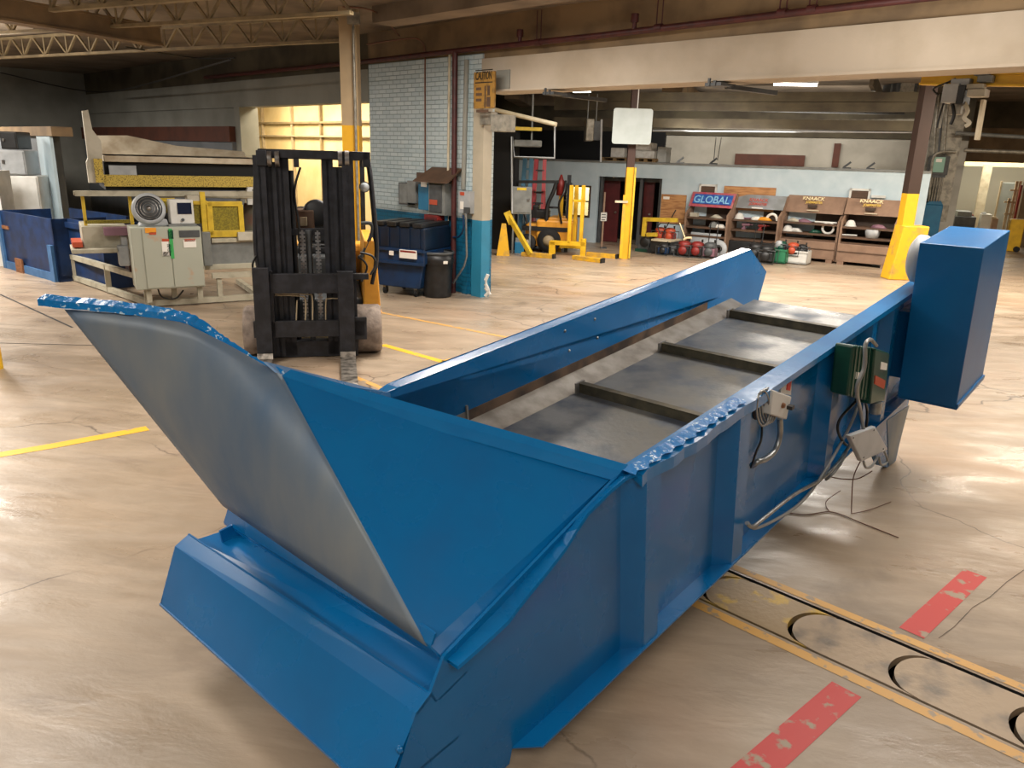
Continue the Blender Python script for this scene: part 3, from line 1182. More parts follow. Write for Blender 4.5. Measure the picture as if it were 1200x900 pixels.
# far wall between trough panel and wing
mb = tmb()
Q1 = raypt(312, 424, 1.10)
mb.prism([(.74, WD, HT - .01), Q1, K2], (-.01, .006, 0)); mb.prism([(.74, WD, HT - .01), K2, (.1, WD, .6), (.74, WD, .62)], (-.01, .006, 0))
mb.build('wing_wall', 'blue', root)
# polished wing: ruled sheet between chute lip and torn rim
tops = [K2, K1b, K1a, raypt(150, 368, 1.66), TIP]
nT = 30
nH = 14


def poly_at(pts, t):
    Ls = [0]
    for i in range(len(pts) - 1):
        Ls.append(Ls[-1] + (pts[i + 1] - pts[i]).length)
    d = t * Ls[-1]
    for i in range(len(pts) - 1):
        if d <= Ls[i + 1] + 1e-9:
            return pts[i].lerp(pts[i + 1], (d - Ls[i]) / (Ls[i + 1] - Ls[i]))
    return pts[-1]


grid = []
for i in range(nT + 1):
    t = i / nT
    bt = BRp.lerp(BLp, t)
    tp = poly_at(tops, t)
    for j in range(nH + 1):
        grid.append(bt.lerp(tp, j / nH))
mb = tmb()
nn = nH + 1
fs_ = [(i * nn + j, i * nn + j + 1, (i + 1) * nn + j + 1, (i + 1) * nn + j) for i in range(nT) for j in range(nH)]
mb.add(grid, fs_, True)
o = mb.build('chute_wing', 'polished', root, label='grey polished steel wing of the chute')
sd = o.modifiers.new('solidify', 'SOLIDIFY'); sd.thickness = .010; sd.offset = 0
# torn rim on the wing
mb = tmb()
rim_px = [(45, 348), (90, 352), (130, 356), (165, 360), (200, 366), (222, 373), (240, 384), (258, 398), (280, 414), (302, 427), (328, 438)]
rw = [1.88, 1.80, 1.70, 1.61, 1.51, 1.44, 1.38, 1.30, 1.22, 1.14, 1.06]
c_ = [raypt(x, y, w_) for (x, y), w_ in zip(rim_px, rw)]
fine = []
for i in range(len(c_) - 1):
    for k in range(6):
        fine.append(c_[i].lerp(c_[i + 1], k / 6))
fine.append(c_[-1])
n = len(fine)
ro, ri = [], []
for i, p in enumerate(fine):
    j = rnd.uniform(-.003, .003)
    ro.append(p + Vector((.028 + j, .012, .004 + j * .6)))
    ri.append(p + Vector((-.008 + j * .4, -.006, -.006 + j * .6)))
lo_ = [p + Vector((-.004, 0, -.028)) for p in ri]
lo2 = [p + Vector((.0, 0, -.020)) for p in ro]
mb.add(ro + ri + lo_ + lo2, [(i + a * n, i + 1 + a * n, ((a + 1) % 4) * n + i + 1, ((a + 1) % 4) * n + i) for a in range(4) for i in range(n - 1)] + [(0, n, 2 * n, 3 * n), (n - 1, 2 * n - 1, 3 * n - 1, 4 * n - 1)])
mb.build('wing_rim', 'blue_torn_glints', root, label='bright blue rim with rough cut shiny edge')
# chute lip along the bottom of the wing and the closing box below it
mb = tmb()
F1a, F1b = raypt(270, 586, 1.52), raypt(505, 757, .05)
F2a, F2b = raypt(262, 612, 1.57), raypt(532, 783, .0)
mb.prism([F1a, F1b, F2b, F2a], (0, 0, -.012))
mb.prism([F1a + Vector((0, 0, 0)), F1b, F1b + Vector((.02, 0, .035)), F1a + Vector((.02, 0, .045))], (.01, 0, 0))
mb.build('chute_lip', 'blue', root)
R1a, R1b = raypt(222, 625, 1.60), raypt(506, 812, .0)
mb = tmb()
mb.prism([F2a + Vector((.05, 0, -.05)), F2b + Vector((.05, 0, -.05)), R1b + Vector((.02, 0, -.045)), R1a + Vector((.02, 0, -.045))], (.012, 0, -.008))
mb.build('lip_step', 'blue', root)
T1a, T1b = raypt(205, 640, 1.60), raypt(488, 836, .0)
mb = tmb()
mb.prism([R1a, R1b, T1b, T1a], (0, 0, -.012)); mb.prism([R1a, R1b, R1b + Vector((.02, 0, -.05)), R1a + Vector((.02, 0, -.05))], (-.008, 0, 0))
B1a, B1b = raypt(187, 710, 1.60), Vector((-.58, 0, .30))
B1b = Vector((B1a.x, 0, B1a.z))
ng = 16
gr = []
for i in range(ng + 1):
    for j in range(7):
        gr.append(T1a.lerp(T1b, i / ng).lerp(B1a.lerp(B1b, i / ng), j / 6))
mb.add(gr, [(i * 7 + j, i * 7 + j + 1, (i + 1) * 7 + j + 1, (i + 1) * 7 + j) for i in range(ng) for j in range(6)], True)
mb.prism([B1a, B1b, B1b + Vector((.35, 0, -.0)), B1a + Vector((.35, 0, 0))], (0, 0, .012))
mb.prism([R1a, T1a, B1a, B1a + Vector((.35, 0, 0))], (0, -.012, 0))
mb.build('closing_box', 'blue', root)
for (x, y, w_) in ((201, 675, 1.6), (470, 877, .0)):
    q_ = raypt(x, y, w_)
    mb = tmb(); mb.lathe([(0, -.01), (.012, -.008), (.014, .004)], q_ + Vector((-.006, 0, 0)), 8, 'x'); mb.build('bolt', 'blue', root)
mb = tmb(); mb.beam(U(0, 0, 0) * 0 + Vector((-.28, .02, .02)), (-.28, 1.46, .02), .08, .06)
mb.build('cross_member', 'blue', root)
for l in (1.2, 2.8, 4.3):
    mb = tmb(); mb.beam((l, .01, .12), (l, 1.47, .12), .08, .1); mb.build('cross_member', 'blue', root)
# legs at the far end
for w_ in (-.02, WD - .03):
    mb = MB()
    pa = [U(3.92, w_, .02), U(4.62, w_, .02), U(4.52, w_, -.15)]
    g = [Vector((p.x, p.y, 0)) for p in (U(4.13, w_, 0), U(3.98, w_, 0))]
    lp = [Vector(on_w(*p, 0)) for p in ((1006, 492), (1063, 452), (1062, 470), (1046, 543), (1037, 547), (1028, 545))]
    mb.M = TM
    mb.prism([(q.x, w_, q.z) for q in lp], (0, .04, 0))
    lg_ = mb.build('leg', 'blue', root)
    mb = tmb()
    lp = [Vector(on_w(*p, 0)) for p in ((1036, 492), (1062, 474), (1045, 541), (1038, 545))]
    mb.prism([(q.x, w_ - .004, q.z) for q in lp], (0, .004, 0))
    mb.build('bare_patch', 'polished', lg_, label='bare grey steel patch')
mb = MB(); mb.prism([U(3.8, .03, 0), U(3.95, .03, 0), U(3.95, 1.4, 0), U(3.8, 1.4, 0)], (0, 0, -.06)); mb.build('cross_member', 'blue', root)
# drive cover box at the far end
l0, l1, w0_, w1_, h0, h1 = 4.0, 4.70, -.125, -.505, .235, 1.34
mb = tmb(); mb.box(l0, l1, w0_, w1_, h0, h1); bx = mb.build('drive_cover', 'blue_box', root, bevel=.006)
mb = tmb(); mb.box(l0 - .004, l1 + .004, w1_ - .012, w1_, h0, h0 + .03); mb.box(l0, l1, w1_ - .006, w0_, h0 - .012, h0); mb.build('cover_lip', 'blue_box', bx)
mb = tmb(); mb.box(l0 + .2, l1 - .1, -.13, 0, .3, .8); mb.build('cover_bracket', 'blue', root)
mb = tmb(); mb.lathe([(0, 1.0), (.09, .99), (.11, .95), (.11, .8)], (0, 0, 0), 20)
mb = MB()
c0 = Vector(on_w(1076, 303, -.06)); mb.M = TM
mb.lathe([(0, -.06), (.15, -.06), (.165, -.03), (.165, .015), (.12, .045), (0, .06)], c0, 28, 'y'); mb.build('blower_housing', 'grey_light', root)
# green gear motor between the last ribs
mo = tmb()
mo.prism([Vector(on_w(*p, -.20)) for p in ((1001, 405), (1025, 408), (1018, 470), (994, 464))], (0, .11, 0))
motor = mo.build('gear_motor', 'green_motor', root, bevel=.015, label='dark green gear motor')
mb = tmb(); mb.prism([Vector(on_w(*p, -.22)) for p in ((1026, 408), (1043, 414), (1037, 470), (1020, 474))], (0, .10, 0)); mb.build('terminal_box', 'green_motor', motor, bevel=.01)
mb = tmb(); mb.prism([Vector(on_w(*p, -.224)) for p in ((1026, 440), (1038, 446), (1036, 456), (1025, 450))], (0, .004, 0)); mb.build('label_plate', 'red_orange', motor, label='orange label')
mb = tmb(); mb.prism([Vector(on_w(*p, -.224)) for p in ((1033, 424), (1040, 426), (1039, 434), (1032, 433))], (0, .004, 0)); mb.build('label_plate', 'label_white', motor, label='white label')
mb = tmb(); mb.prism([Vector(on_w(*p, -.204)) for p in ((1004, 436), (1011, 437), (1010, 445), (1003, 444))], (0, .004, 0)); mb.build('label_plate', 'label_white', motor, label='white label')
mb = tmb()
for i in range(6):
    u0 = Vector(on_w(1001, 405, -.20)).lerp(Vector(on_w(1025, 408, -.20)), .08 + i * .16)
    u1 = Vector(on_w(994, 464, -.20)).lerp(Vector(on_w(1018, 470, -.20)), .08 + i * .16)
    mb.prism([u0, u0 + Vector((.006, 0, 0)), u1 + Vector((.006, 0, 0)), u1], (0, -.006, 0))
mb.build('cooling_fin', 'green_motor', motor)
mb = tmb(); mb.cyl(Vector(on_w(1027, 471, -.2)), Vector(on_w(1025, 484, -.2)), .035); mb.build('shaft_housing', 'galv', motor)
# pale junction box hanging on cables
pc = TO + TWv * -.28
jb = [Vector(on_w(*p, -.28)) for p in ((996, 511), (1026, 500), (1041, 527), (1010, 541))]
mb = tmb(); mb.prism(jb, (0, .03, 0)); jbo = mb.build('junction_box', 'grey_light', root, bevel=.006, label='pale grey tilted junction box on loose cables')
for p in ((1000, 513), (1024, 504), (1035, 526), (1012, 536)):
    q_ = Vector(on_w(*p, -.284)); mb = tmb(); mb.lathe([(0, -.004), (.006, -.003), (.006, 0)], q_, 8, 'y'); mb.build('screw', 'grey_dark', jbo)


def cable(name, pix, r, m, w_=-.12, label=None, parent=root):
    mb = tmb()
    pts = []
    for p in pix:
        ww = p[2] if len(p) > 2 else w_
        pts.append(Vector(on_w(p[0], p[1], ww)))
    mb.tube(pts, r, 8)
    return mb.build(name, m, parent, label=label)


cable('cable', [(1012, 503, -.26), (1008, 480, -.24), (1004, 455, -.3), (1013, 430, -.32), (1014, 405, -.32), (1020, 398, -.3), (1027, 405, -.24)], .011, 'cable_grey')
cable('cable', [(875, 613), (882, 617), (898, 605), (930, 580), (960, 563), (980, 545), (992, 528), (1000, 515, -.27)], .011, 'galv')
cable('cable', [(876, 612, -.1), (884, 619), (905, 611), (935, 592), (958, 565), (985, 520), (1000, 490), (1008, 465), (1012, 440)], .009, 'cable_grey')
cable('cable', [(1003, 470), (985, 490), (982, 505), (990, 520), (1000, 524)], .009, 'cable_black')
cable('cable', [(1010, 462), (1016, 480), (1014, 505), (1005, 520)], .009, 'cable_black')
cable('cable', [(992, 530, -.2), (984, 545, -.2), (975, 556, -.2), (968, 562, -.15)], .009, 'cable_grey')
cable('cable', [(1012, 541, -.25), (1015, 548, -.25), (1022, 546, -.25), (1028, 536, -.25)], .008, 'cable_grey')
cable('cable', [(1030, 536, -.25), (1033, 545, -.25), (1040, 540, -.25), (1036, 528, -.25)], .008, 'cable_grey')
# loose wires to the floor: real ground points
mb = MB()
off = Vector((-TO.x, -TO.y, 0))
def gw(px, py, z=.006):
    return G(px, py, z) + off
mb.tube([gw(1008, 541, .35), gw(1000, 560, .2), gw(998, 590, .05), gw(998, 602)], .004, 6)
mb.tube([gw(966, 557, .3), gw(985, 561, .18), gw(1005, 561, .18), gw(1022, 552, .3)], .004, 6)
mb.tube([gw(918, 600), gw(945, 603), gw(975, 600), gw(1010, 613), (gw(1053, 630))], .004, 6)
mb.tube([gw(998, 602), gw(1020, 597), gw(1044, 588)], .003, 6)
mb.tube([gw(985, 575, .1), gw(968, 588, .02), gw(972, 600)], .003, 6)
mb.build('loose_wire', 'cable_brown', root)
# white switch box with coiled wire, lockout tag, bent conduit
sw = [Vector(on_w(*p, -.10)) for p in ((906, 457), (928, 465), (922, 492), (903, 486))]
mb = tmb(); mb.prism(sw, (0, .07, 0)); swo = mb.build('switch_box', 'white', root, bevel=.006, label='white switch box with brown knob and coiled wire')
q_ = Vector(on_w(917, 475, -.10)); mb = tmb(); mb.lathe([(0, -.014), (.013, -.012), (.016, 0)], q_, 12, 'y'); mb.build('knob', 'wood', swo, label='brown knob')
q_ = Vector(on_w(924, 478, -.11)); mb = tmb(); mb.box(q_.x, q_.x + .03, -.13, -.10, q_.z - .01, q_.z + .01); mb.build('toggle', 'black', swo)
tg = [Vector(on_w(*p, -.03)) for p in ((917, 441), (928, 443), (927, 463), (915, 461))]
mb = tmb(); mb.prism(tg, (0, .01, 0)); tgo = mb.build('lockout_tag', 'white', root, label='white tag with a red border')
ti = [Vector(on_w(*p, -.034)) for p in ((924, 444), (928, 445), (926, 458), (922, 457))]
mb = tmb(); mb.prism(ti, (0, .004, 0)); mb.build('tag_border', 'red_bright', tgo)
for k in range(4):
    mb = tmb()
    cx, cz_ = 903 - k * 3.0, 474 + k * .5
    pts = []
    for i in range(15):
        t = 2 * PI * i / 14
        pts.append(Vector(on_w(cx + 7.5 * math.cos(t), cz_ + 21 * math.sin(t) + k, -.06 - .008 * k)))
    mb.tube(pts, .006, 6, False)
    mb.build('coiled_wire', 'galv', root)
mb = tmb()
q0 = Vector(on_w(892, 480, -.02))
mb.lathe([(0, -.03), (.05, -.025), (.06, 0)], q0 + Vector((0, .02, 0)), 16, 'y'); mb.build('grommet', 'black', root)
cable('conduit', [(914, 490, -.06), (914, 510, -.06), (908, 528, -.06), (897, 538, -.06), (888, 541, -.05), (881, 546, -.02)], .016, 'galv')
cable('cable', [(893, 497, -.04), (892, 515, -.05), (886, 530, -.05), (880, 548, -.02)], .006, 'cable_black')
# ================================================================== NEAR FORKLIFT
F = Fr(G(362, 424), D2R(13))
fk = thing('forklift', 'black-masted yellow forklift facing the camera, standing close behind the blue trough', 'forklift', F.o, F.rz)


def part(F, root, name, m, boxes, bevel=0.0, label=None):
    mb = MB()
    for b_ in boxes:
        if len(b_) == 6:
            F.box(mb, *b_)
        else:
            F.box(mb, *b_[:6], zmin=b_[6])
    return mb.build(name, m, root, bevel=bevel, label=label)


def rail(x0, x1, d0, d1, top=184, bot=421):
    """I-section mast rail"""
    a, b_, c, e = F.rect(x0, top, x1, bot, d0)
    mb = MB()
    t = .012
    mb.box(a, b_, d0, d0 + .02, .03, e); mb.box(a, b_, d1 - .02, d1, .03, e); mb.box((a + b_) / 2 - t, (a + b_) / 2 + t, d0, d1, .03, e)
    return mb.build('mast_rail', 'mast', fk)


rail(303, 317, .10, .24, 182)
rail(317, 329, .16, .28, 190)
rail(328, 343, .20, .34, 184)
rail(404, 417, .10, .24, 184)
rail(393, 405, .16, .28, 196)
rail(381, 394, .20, .34, 186)
part(F, fk, 'mast_crosshead', 'mast', [(302, 176, 432, 186, .12, .30), (300, 176, 312, 194, .06, .16), (344, 186, 350, 196, .1, .2), (425, 178, 434, 196, .12, .3)], .006)
part(F, fk, 'mast_crossmember', 'mast', [(318, 400, 400, 418, .2, .34)], .004)
part(F, fk, 'mast_crossmember', 'mast', [(340, 268, 392, 276, .3, .36)], .004)
for x0 in (313, 322, 396, 404):
    a, b_, c, e = F.rect(x0, 178, x0 + 5, 194, .1)
    mb = MB(); mb.cyl((a, .15, (c + e) / 2), (b_, .15, (c + e) / 2), .085, n=20); mb.build('chain_sheave', 'steel', fk)
for x0, x1 in ((343, 348), (388, 392)):
    a, b_, c, e = F.rect(x0, 200, x1, 400, .3)
    mb = MB(); mb.cyl(((a + b_) / 2, .33, .1), ((a + b_) / 2, .33, e), .03); mb.build('lift_cylinder', 'black', fk)
a, b_, c, e = F.rect(361, 270, 368, 410, .25)
mb = MB(); mb.cyl(((a + b_) / 2, .27, .05), ((a + b_) / 2, .27, e), .035); mb.build('lift_cylinder', 'grey_dark', fk)
for xa in (354, 372):
    X0, Z1 = F.q(xa, 271, .2)
    Z0 = F.q(xa, 392, .2)[1]
    mb = MB()
    z = Z0
    while z < Z1:
        mb.box(X0 - .028, X0 + .028, .19, .205, z, z + .024)
        mb.box(X0 - .010, X0 + .010, .185, .21, z + .024, z + .042)
        z += .042
    mb.build('lift_chain', 'steel', fk)
part(F, fk, 'carriage_bar', 'mast', [(296, 321, 432, 328, .03, .1), (316, 321, 403, 344, .02, .08)], .005)
part(F, fk, 'carriage_bar', 'mast', [(297, 376, 428, 395, .03, .08), (412, 372, 430, 398, .03, .08)], .005)
part(F, fk, 'carriage_side', 'mast', [(396, 318, 402, 396, .03, .1)], .003)
part(F, fk, 'carriage_side', 'mast', [(316, 318, 321, 396, .03, .1)], .003)
for (x0, x1, top) in ((298, 317, 314), (397, 415, 318)):
    a, b_, c, e = F.rect(x0, top, x1, 405, -.02)
    mb = MB()
    mb.xz([(a, .06), (b_, .06), (b_, e), (a, e)], -.045, .02)
    fo_ = mb.build('fork', 'mast', fk, bevel=.004)
    mb = MB()
    mb.prism([(a, .02, .12), (a, -.05, .12), (a, -.09, .065), (a, -1.05, .05), (a, -1.12, .035), (a, .0, .03)], (b_ - a, 0, 0))
    mb.build('fork_blade', 'fork_steel', fo_, bevel=.004, label='bare steel fork blade')
for nm, pix in (('hose', [(322, 346), (352, 347), (358, 352), (358, 372), (357, 388)]), ('hose', [(322, 344), (360, 345), (366, 350), (366, 386)]), ('hose', [(400, 350), (386, 350), (382, 354), (382, 388)]), ('hose', [(348, 352), (347, 380)])):
    mb = MB(); mb.tube([F.p(x, y, .12) for x, y in pix], .008, 6); mb.build(nm, 'cream', fk)
for pix in ([(352, 196), (345, 225), (350, 262), (352, 300)], [(396, 230), (385, 268), (394, 300)], [(300, 300), (296, 312), (302, 330)], [(312, 280), (305, 300), (306, 316)], [(422, 296), (436, 300), (440, 310), (434, 322)], [(420, 300), (430, 312), (424, 330)]):
    mb = MB(); mb.tube([F.p(x, y, .3) for x, y in pix], .013, 6); mb.build('hose', 'cable_black', fk)
X0, Z0 = F.q(371, 250, .5)
mb = MB(); mb.lathe([(.0, -.04), (.13, -.04), (.155, -.02), (.155, .03), (.0, .03)], (X0, .5, Z0), 28, 'y'); mb.build('hose_reel', 'black', fk)
X0, Z0 = F.q(358, 258, .5)
mb = MB(); mb.box(X0 - .12, X0 + .10, .45, .75, Z0 - .1, Z0 + .12); mb.build('valve_block', 'tan_box_dark', fk, bevel=.02)
mb = MB(); mb.box(X0 - .06, X0 + .02, .43, .45, Z0 - .06, Z0 + .04); mb.build('gauge_panel', 'cream', fk, bevel=.005)
# body
a = F.q(305, 340, .55)[0]
b_ = F.q(437, 340, .55)[0]
mb = MB()
mb.box(a + .08, b_ - .12, .55, 2.2, .18, .62); mb.box(a + .16, b_ - .2, 1.1, 2.3, .62, 1.05)
mb.build('chassis', 'grey_dark', fk, bevel=.03)
Xs = F.q(424, 300, .5)[0]; Xe = F.q(441, 300, .5)[0]
zt = F.q(432, 282, .5)[1]; zb = F.q(432, 364, .5)[1]
mb = MB(); mb.xz([(Xs, zb), (Xe + .04, zb), (Xe, zt - .1), (Xe - .02, zt), (Xs + .03, zt)], .48, 1.9); mb.build('body_side', 'fl_yellow', fk, bevel=.015)
mb = MB(); mb.box(Xs - .12, Xe + .05, .42, .95, zb - .03, zb); mb.build('mudguard', 'fl_yellow', fk, bevel=.008)
Xl0 = F.q(300, 300, .5)[0]
mb = MB(); mb.box(Xl0, Xl0 + .08, .5, 1.9, zb, zt - .5); mb.build('body_side', 'fl_yellow', fk, bevel=.015)
mb = MB(); mb.box(Xl0 + .1, Xe - .05, 1.9, 2.45, .25, 1.1); mb.build('counterweight', 'fl_yellow', fk, bevel=.08)
for (x0, x1) in ((287, 305), (417, 447)):
    a, b_, c, e = F.rect(x0, 366, x1, 426, .34)
    r = .285
    mb = MB(); mb.lathe([(r * .55, a), (r * .92, a), (r, a + .03), (r, b_ - .03), (r * .92, b_), (r * .55, b_)], (0, .42, r), 32, 'x')
    tire = mb.build('drive_wheel', 'rubber', fk, label='worn dusty rubber drive wheel')
    mb = MB(); mb.lathe([(0.0, a + .02), (r * .55, a + .02), (r * .55, b_ - .02), (0, b_ - .02)], (0, .42, r), 24, 'x'); mb.build('wheel_hub', 'fl_yellow', tire)
for x0 in (Xl0 + .15, Xe - .3):
    mb = MB(); mb.lathe([(.0, x0), (.18, x0), (.2, x0 + .02), (.2, x0 + .14), (.18, x0 + .16), (0, x0 + .16)], (0, 2.0, .2), 24, 'x'); mb.build('steer_wheel', 'rubber_dark', fk)
# overhead guard
XR = F.q(429, 230, .6)[0]; XL = F.q(308, 230, .6)[0]
zt2 = F.q(429, 186, .6)[1]
for X, s in ((XR, 1), (XL, -1)):
    mb = MB()
    mb.tube([(X + .02 * s, .55, zt2 - .02), (X + .05 * s, .52, zt2 - .2), (X + .10 * s, .5, 1.2), (X + .04 * s, .5, .8)], .03, 8)
    mb.build('guard_leg', 'mast', fk)
    mb = MB(); mb.beam((X, 1.9, .9), (X, 1.75, zt2), .06, .06); mb.build('guard_leg', 'mast', fk)
mb = MB()
mb.beam((XL, .6, zt2), (XR, .6, zt2), .06, .05); mb.beam((XL, 1.75, zt2), (XR, 1.75, zt2), .06, .05)
for i in range(7):
    X = XL + (XR - XL) * i / 6
    mb.beam((X, .6, zt2), (X, 1.75, zt2), .03 if 0 < i < 6 else .06, .03 if 0 < i < 6 else .05)
mb.build('overhead_guard', 'mast', fk)
X0, Z0 = F.q(427, 219, .45)
mb = MB(); mb.lathe([(0, -.03), (.04, -.025), (.055, 0)], (X0, .42, Z0), 18, 'y'); hl = mb.build('headlight', 'lens', fk)
mb = MB(); mb.lathe([(.06, -.01), (.06, .05), (.02, .1), (0, .1)], (X0, .42, Z0), 18, 'y'); mb.build('light_shell', 'black', hl)
mb = MB(); mb.tube([F.p(423, 262, .5), F.p(434, 262, .5), F.p(436, 272, .5), F.p(424, 300, .5), F.p(420, 300, .5)], .022, 8); mb.build('grab_handle', 'grey_dark', fk)
mb = MB(); mb.lathe([(.15, -.012), (.165, 0), (.15, .012)], ((XL + XR) / 2 + .1, 1.0, 1.2), 24, 'z'); mb.build('steering_wheel', 'black', fk)
mb = MB(); mb.box(XL + .3, XR - .3, 1.3, 1.75, 1.05, 1.15); mb.box(XL + .3, XR - .3, 1.65, 1.8, 1.15, 1.6); mb.build('seat', 'black', fk, bevel=.03)
part(F, fk, 'mast_shroud', 'grey', [(386, 262, 393, 300, .35, .45)], .01)
part(F, fk, 'side_grip', 'red', [(340, 228, 343, 262, .36, .42)])

# ================================================================== LEFT MACHINE
gA, gB = G(176, 360), G(300, 352)
rzm = math.atan2(gB.y - gA.y, gB.x - gA.x)
FMc = Fr(gA, rzm)
mc = thing('sorting_machine', 'cream and yellow machine with a wide slab on top, left of the near forklift', 'machine', FMc.o, FMc.rz)


def mp_(name, m, boxes, bevel=0.0, label=None, parent=None):
    mb = MB()
    for b_ in boxes:
        if len(b_) == 6:
            FMc.box(mb, *b_)
        else:
            FMc.box(mb, *b_[:6], zmin=b_[6])
    return mb.build(name, m, parent or mc, bevel=bevel, label=label)


gC = G(88, 329) - gA
lc = Vector((gC.dot(FMc.x), gC.dot(FMc.y), 0))
xr_ = FMc.q(305, 350)[0]
mb = MB()
for z in (.06, .42):
    mb.beam((0, 0, z), lc + Vector((0, 0, z)), .08, .08)
    mb.beam((0, 0, z) if z < .1 else (.9, 0, z), (xr_, 0, z), .08, .08)
mb.beam((xr_, 0, .06), (xr_, 1.6, .06), .08, .08)
for t in (0.02, .5, .98):
    p = lc * t
    mb.beam(p, p + Vector((0, 0, .46)), .08, .08)
for x in (.35, 1.0, xr_ - .05):
    mb.beam((x, .02, 0), (x, .02, .42), .07, .07)
mb.beam(lc + Vector((0, 0, .05)), lc + Vector((.15, .4, .9)), .06, .06)
mb.build('base_frame', 'machine_cream', mc)
mp_('base_beam', 'wood', [(176, 352, 305, 362, .5, .62)], label='rusty orange-brown beam at the foot')
# slab table on top with post
Zs = FMc.q(200, 190, .4)[1]
mb = MB()
xa, xb = FMc.q(122, 188, .4)[0], FMc.q(318, 188, .4)[0]
z0, z1 = FMc.q(200, 191, .4)[1], FMc.q(200, 184, .4)[1]
mb.prism([(xa, .4, z0), (xb, .4, z0), (xb, .4, z1), (xa, .4, z1)], (0, 1.9, .0))
mb.build('table_slab', 'slab', mc, bevel=.01)
mb = MB()
mb.add([(xa, 2.2, z1), (xb, 2.2, z1 + .02), (xb, 2.3, z1 + .10), (xb - 1.1, 2.3, z1 + .16), (xa + .5, 2.3, z1 + .3), (xa, 2.3, z1 + .28), (xa, .45, z1 + .02), (xb, .45, z1 + .02)], [(6, 7, 1, 2, 3, 4, 5, 0)])
mb.build('fabric_cover', 'slab', mc)
mb = MB()
pp = [FMc.q(*p, .38) for p in ((96, 130), (103, 129), (108, 152), (118, 165), (120, 184), (120, 214), (104, 214), (101, 190), (103, 185))]
mb.xz(pp, .32, .5); mb.build('end_post', 'offwhite', mc, label='tall dirty white end post')
mp_('hinge_block', 'perforated', [(111, 186, 121, 214, .28, .33)])
mp_('perforated_guard', 'perforated', [(122, 206, 310, 219, .4, .46)], label='yellow perforated guard strip')
mp_('table_frame', 'black_rough', [(122, 192, 312, 206, .5, 2.2), (124, 219, 312, 223, .5, 1.9)])
mp_('frosted_panel', 'grey_light', [(128, 194, 160, 206, .44, .46)])
mp_('upper_tube', 'machine_cream', [(88, 224, 300, 230, .38, .46)])
mb = MB(); mb.cyl(FMc.p(86, 226, .42), FMc.p(296, 231, .42), .03); mb.build('upper_tube', 'machine_cream', mc)
mp_('bracket', 'white', [(290, 219, 312, 222, .4, .5), (290, 232, 312, 236, .4, .5), (290, 222, 296, 240, .4, .5)])
for x in (97, 152):
    mp_('yellow_post', 'machine_yellow', [(x, 229, x + 4, 270, .5, .56, .9)])
mp_('wire_guard', 'mesh_yellow', [(100, 258, 152, 262, .5, .54)])
mp_('infeed_housing', 'machine_cream', [(97, 265, 150, 293, .4, 1.3), (84, 292, 138, 297, .2, .9)], .01)
mp_('infeed_tray', 'purple', [(122, 267, 160, 276, .2, .7)], label='dull pink tray')
mp_('pump', 'grey_light', [(139, 288, 152, 312, .25, .45), (142, 276, 150, 290, .28, .42)], .02)
mp_('red_guard', 'red_orange', [(85, 284, 97, 290, .3, .9)])
mp_('inner_drive', 'maroon_pipe', [(150, 280, 158, 325, .5, 1.2)])
# control cabinet
xa, xb, z0, z1 = FMc.rect(169, 266, 238, 338, -.28)
mb = MB(); mb.box(xa - .14, xb, -.28, .22, z0, z1)
cab = mb.build('control_cabinet', 'cabinet_paint', mc, bevel=.012, label='scuffed pale green-grey control cabinet with stickers')
xm = FMc.q(201, 300, -.28)[0]
for (p, q_) in ((xa, xm - .004), (xm + .004, xb - .01)):
    mb = MB(); mb.box(p + .005, q_, -.295, -.28, z0 + .02, z1 - .02); mb.build('cabinet_door', 'cabinet_paint', cab, bevel=.004)


def cb(name, m, x0, y0, x1, y1, label=None, d=-.30):
    mb = MB(); FMc.box(mb, x0, y0, x1, y1, d - .004, d + .006); return mb.build(name, m, cab, label=label)


cb('green_handle', 'green_bright', 199, 268, 203, 303, 'bright green handle strip')
cb('green_latch', 'green_motor', 197, 270, 203, 280)
cb('green_switch', 'green_motor', 196, 286, 201, 296)
cb('orange_sticker', 'label_orange', 170, 267, 183, 273)
cb('red_sticker', 'red_orange', 175, 272, 183, 275)
cb('warning_label', 'red_orange', 190, 280, 198, 283, 'red warning strip')
cb('warning_label', 'label_white', 190, 283, 198, 300)
cb('dark_label', 'black', 191, 295, 200, 300)
cb('vent_plate', 'grey_dark', 210, 270, 234, 278)
cb('warning_label', 'label_white', 215, 281, 230, 290)
cb('warning_label', 'red_orange', 216, 280, 229, 283, 'orange-red header strip')
cb('side_plate', 'tan_box_dark', 162, 275, 165, 287, None, -.26)
for x in (172, 232):
    mb = MB(); FMc.box(mb, x, 336, x + 6, 354, -.2, -.12, zmin=.1); mb.build('cabinet_foot', 'machine_cream', mc)
mb = MB(); mb.tube([FMc.p(185, 338, -.1), FMc.p(190, 348, -.1), FMc.p(205, 350, -.1), FMc.p(215, 340, -.1)], .012); mb.build('cable', 'cable_black', mc)
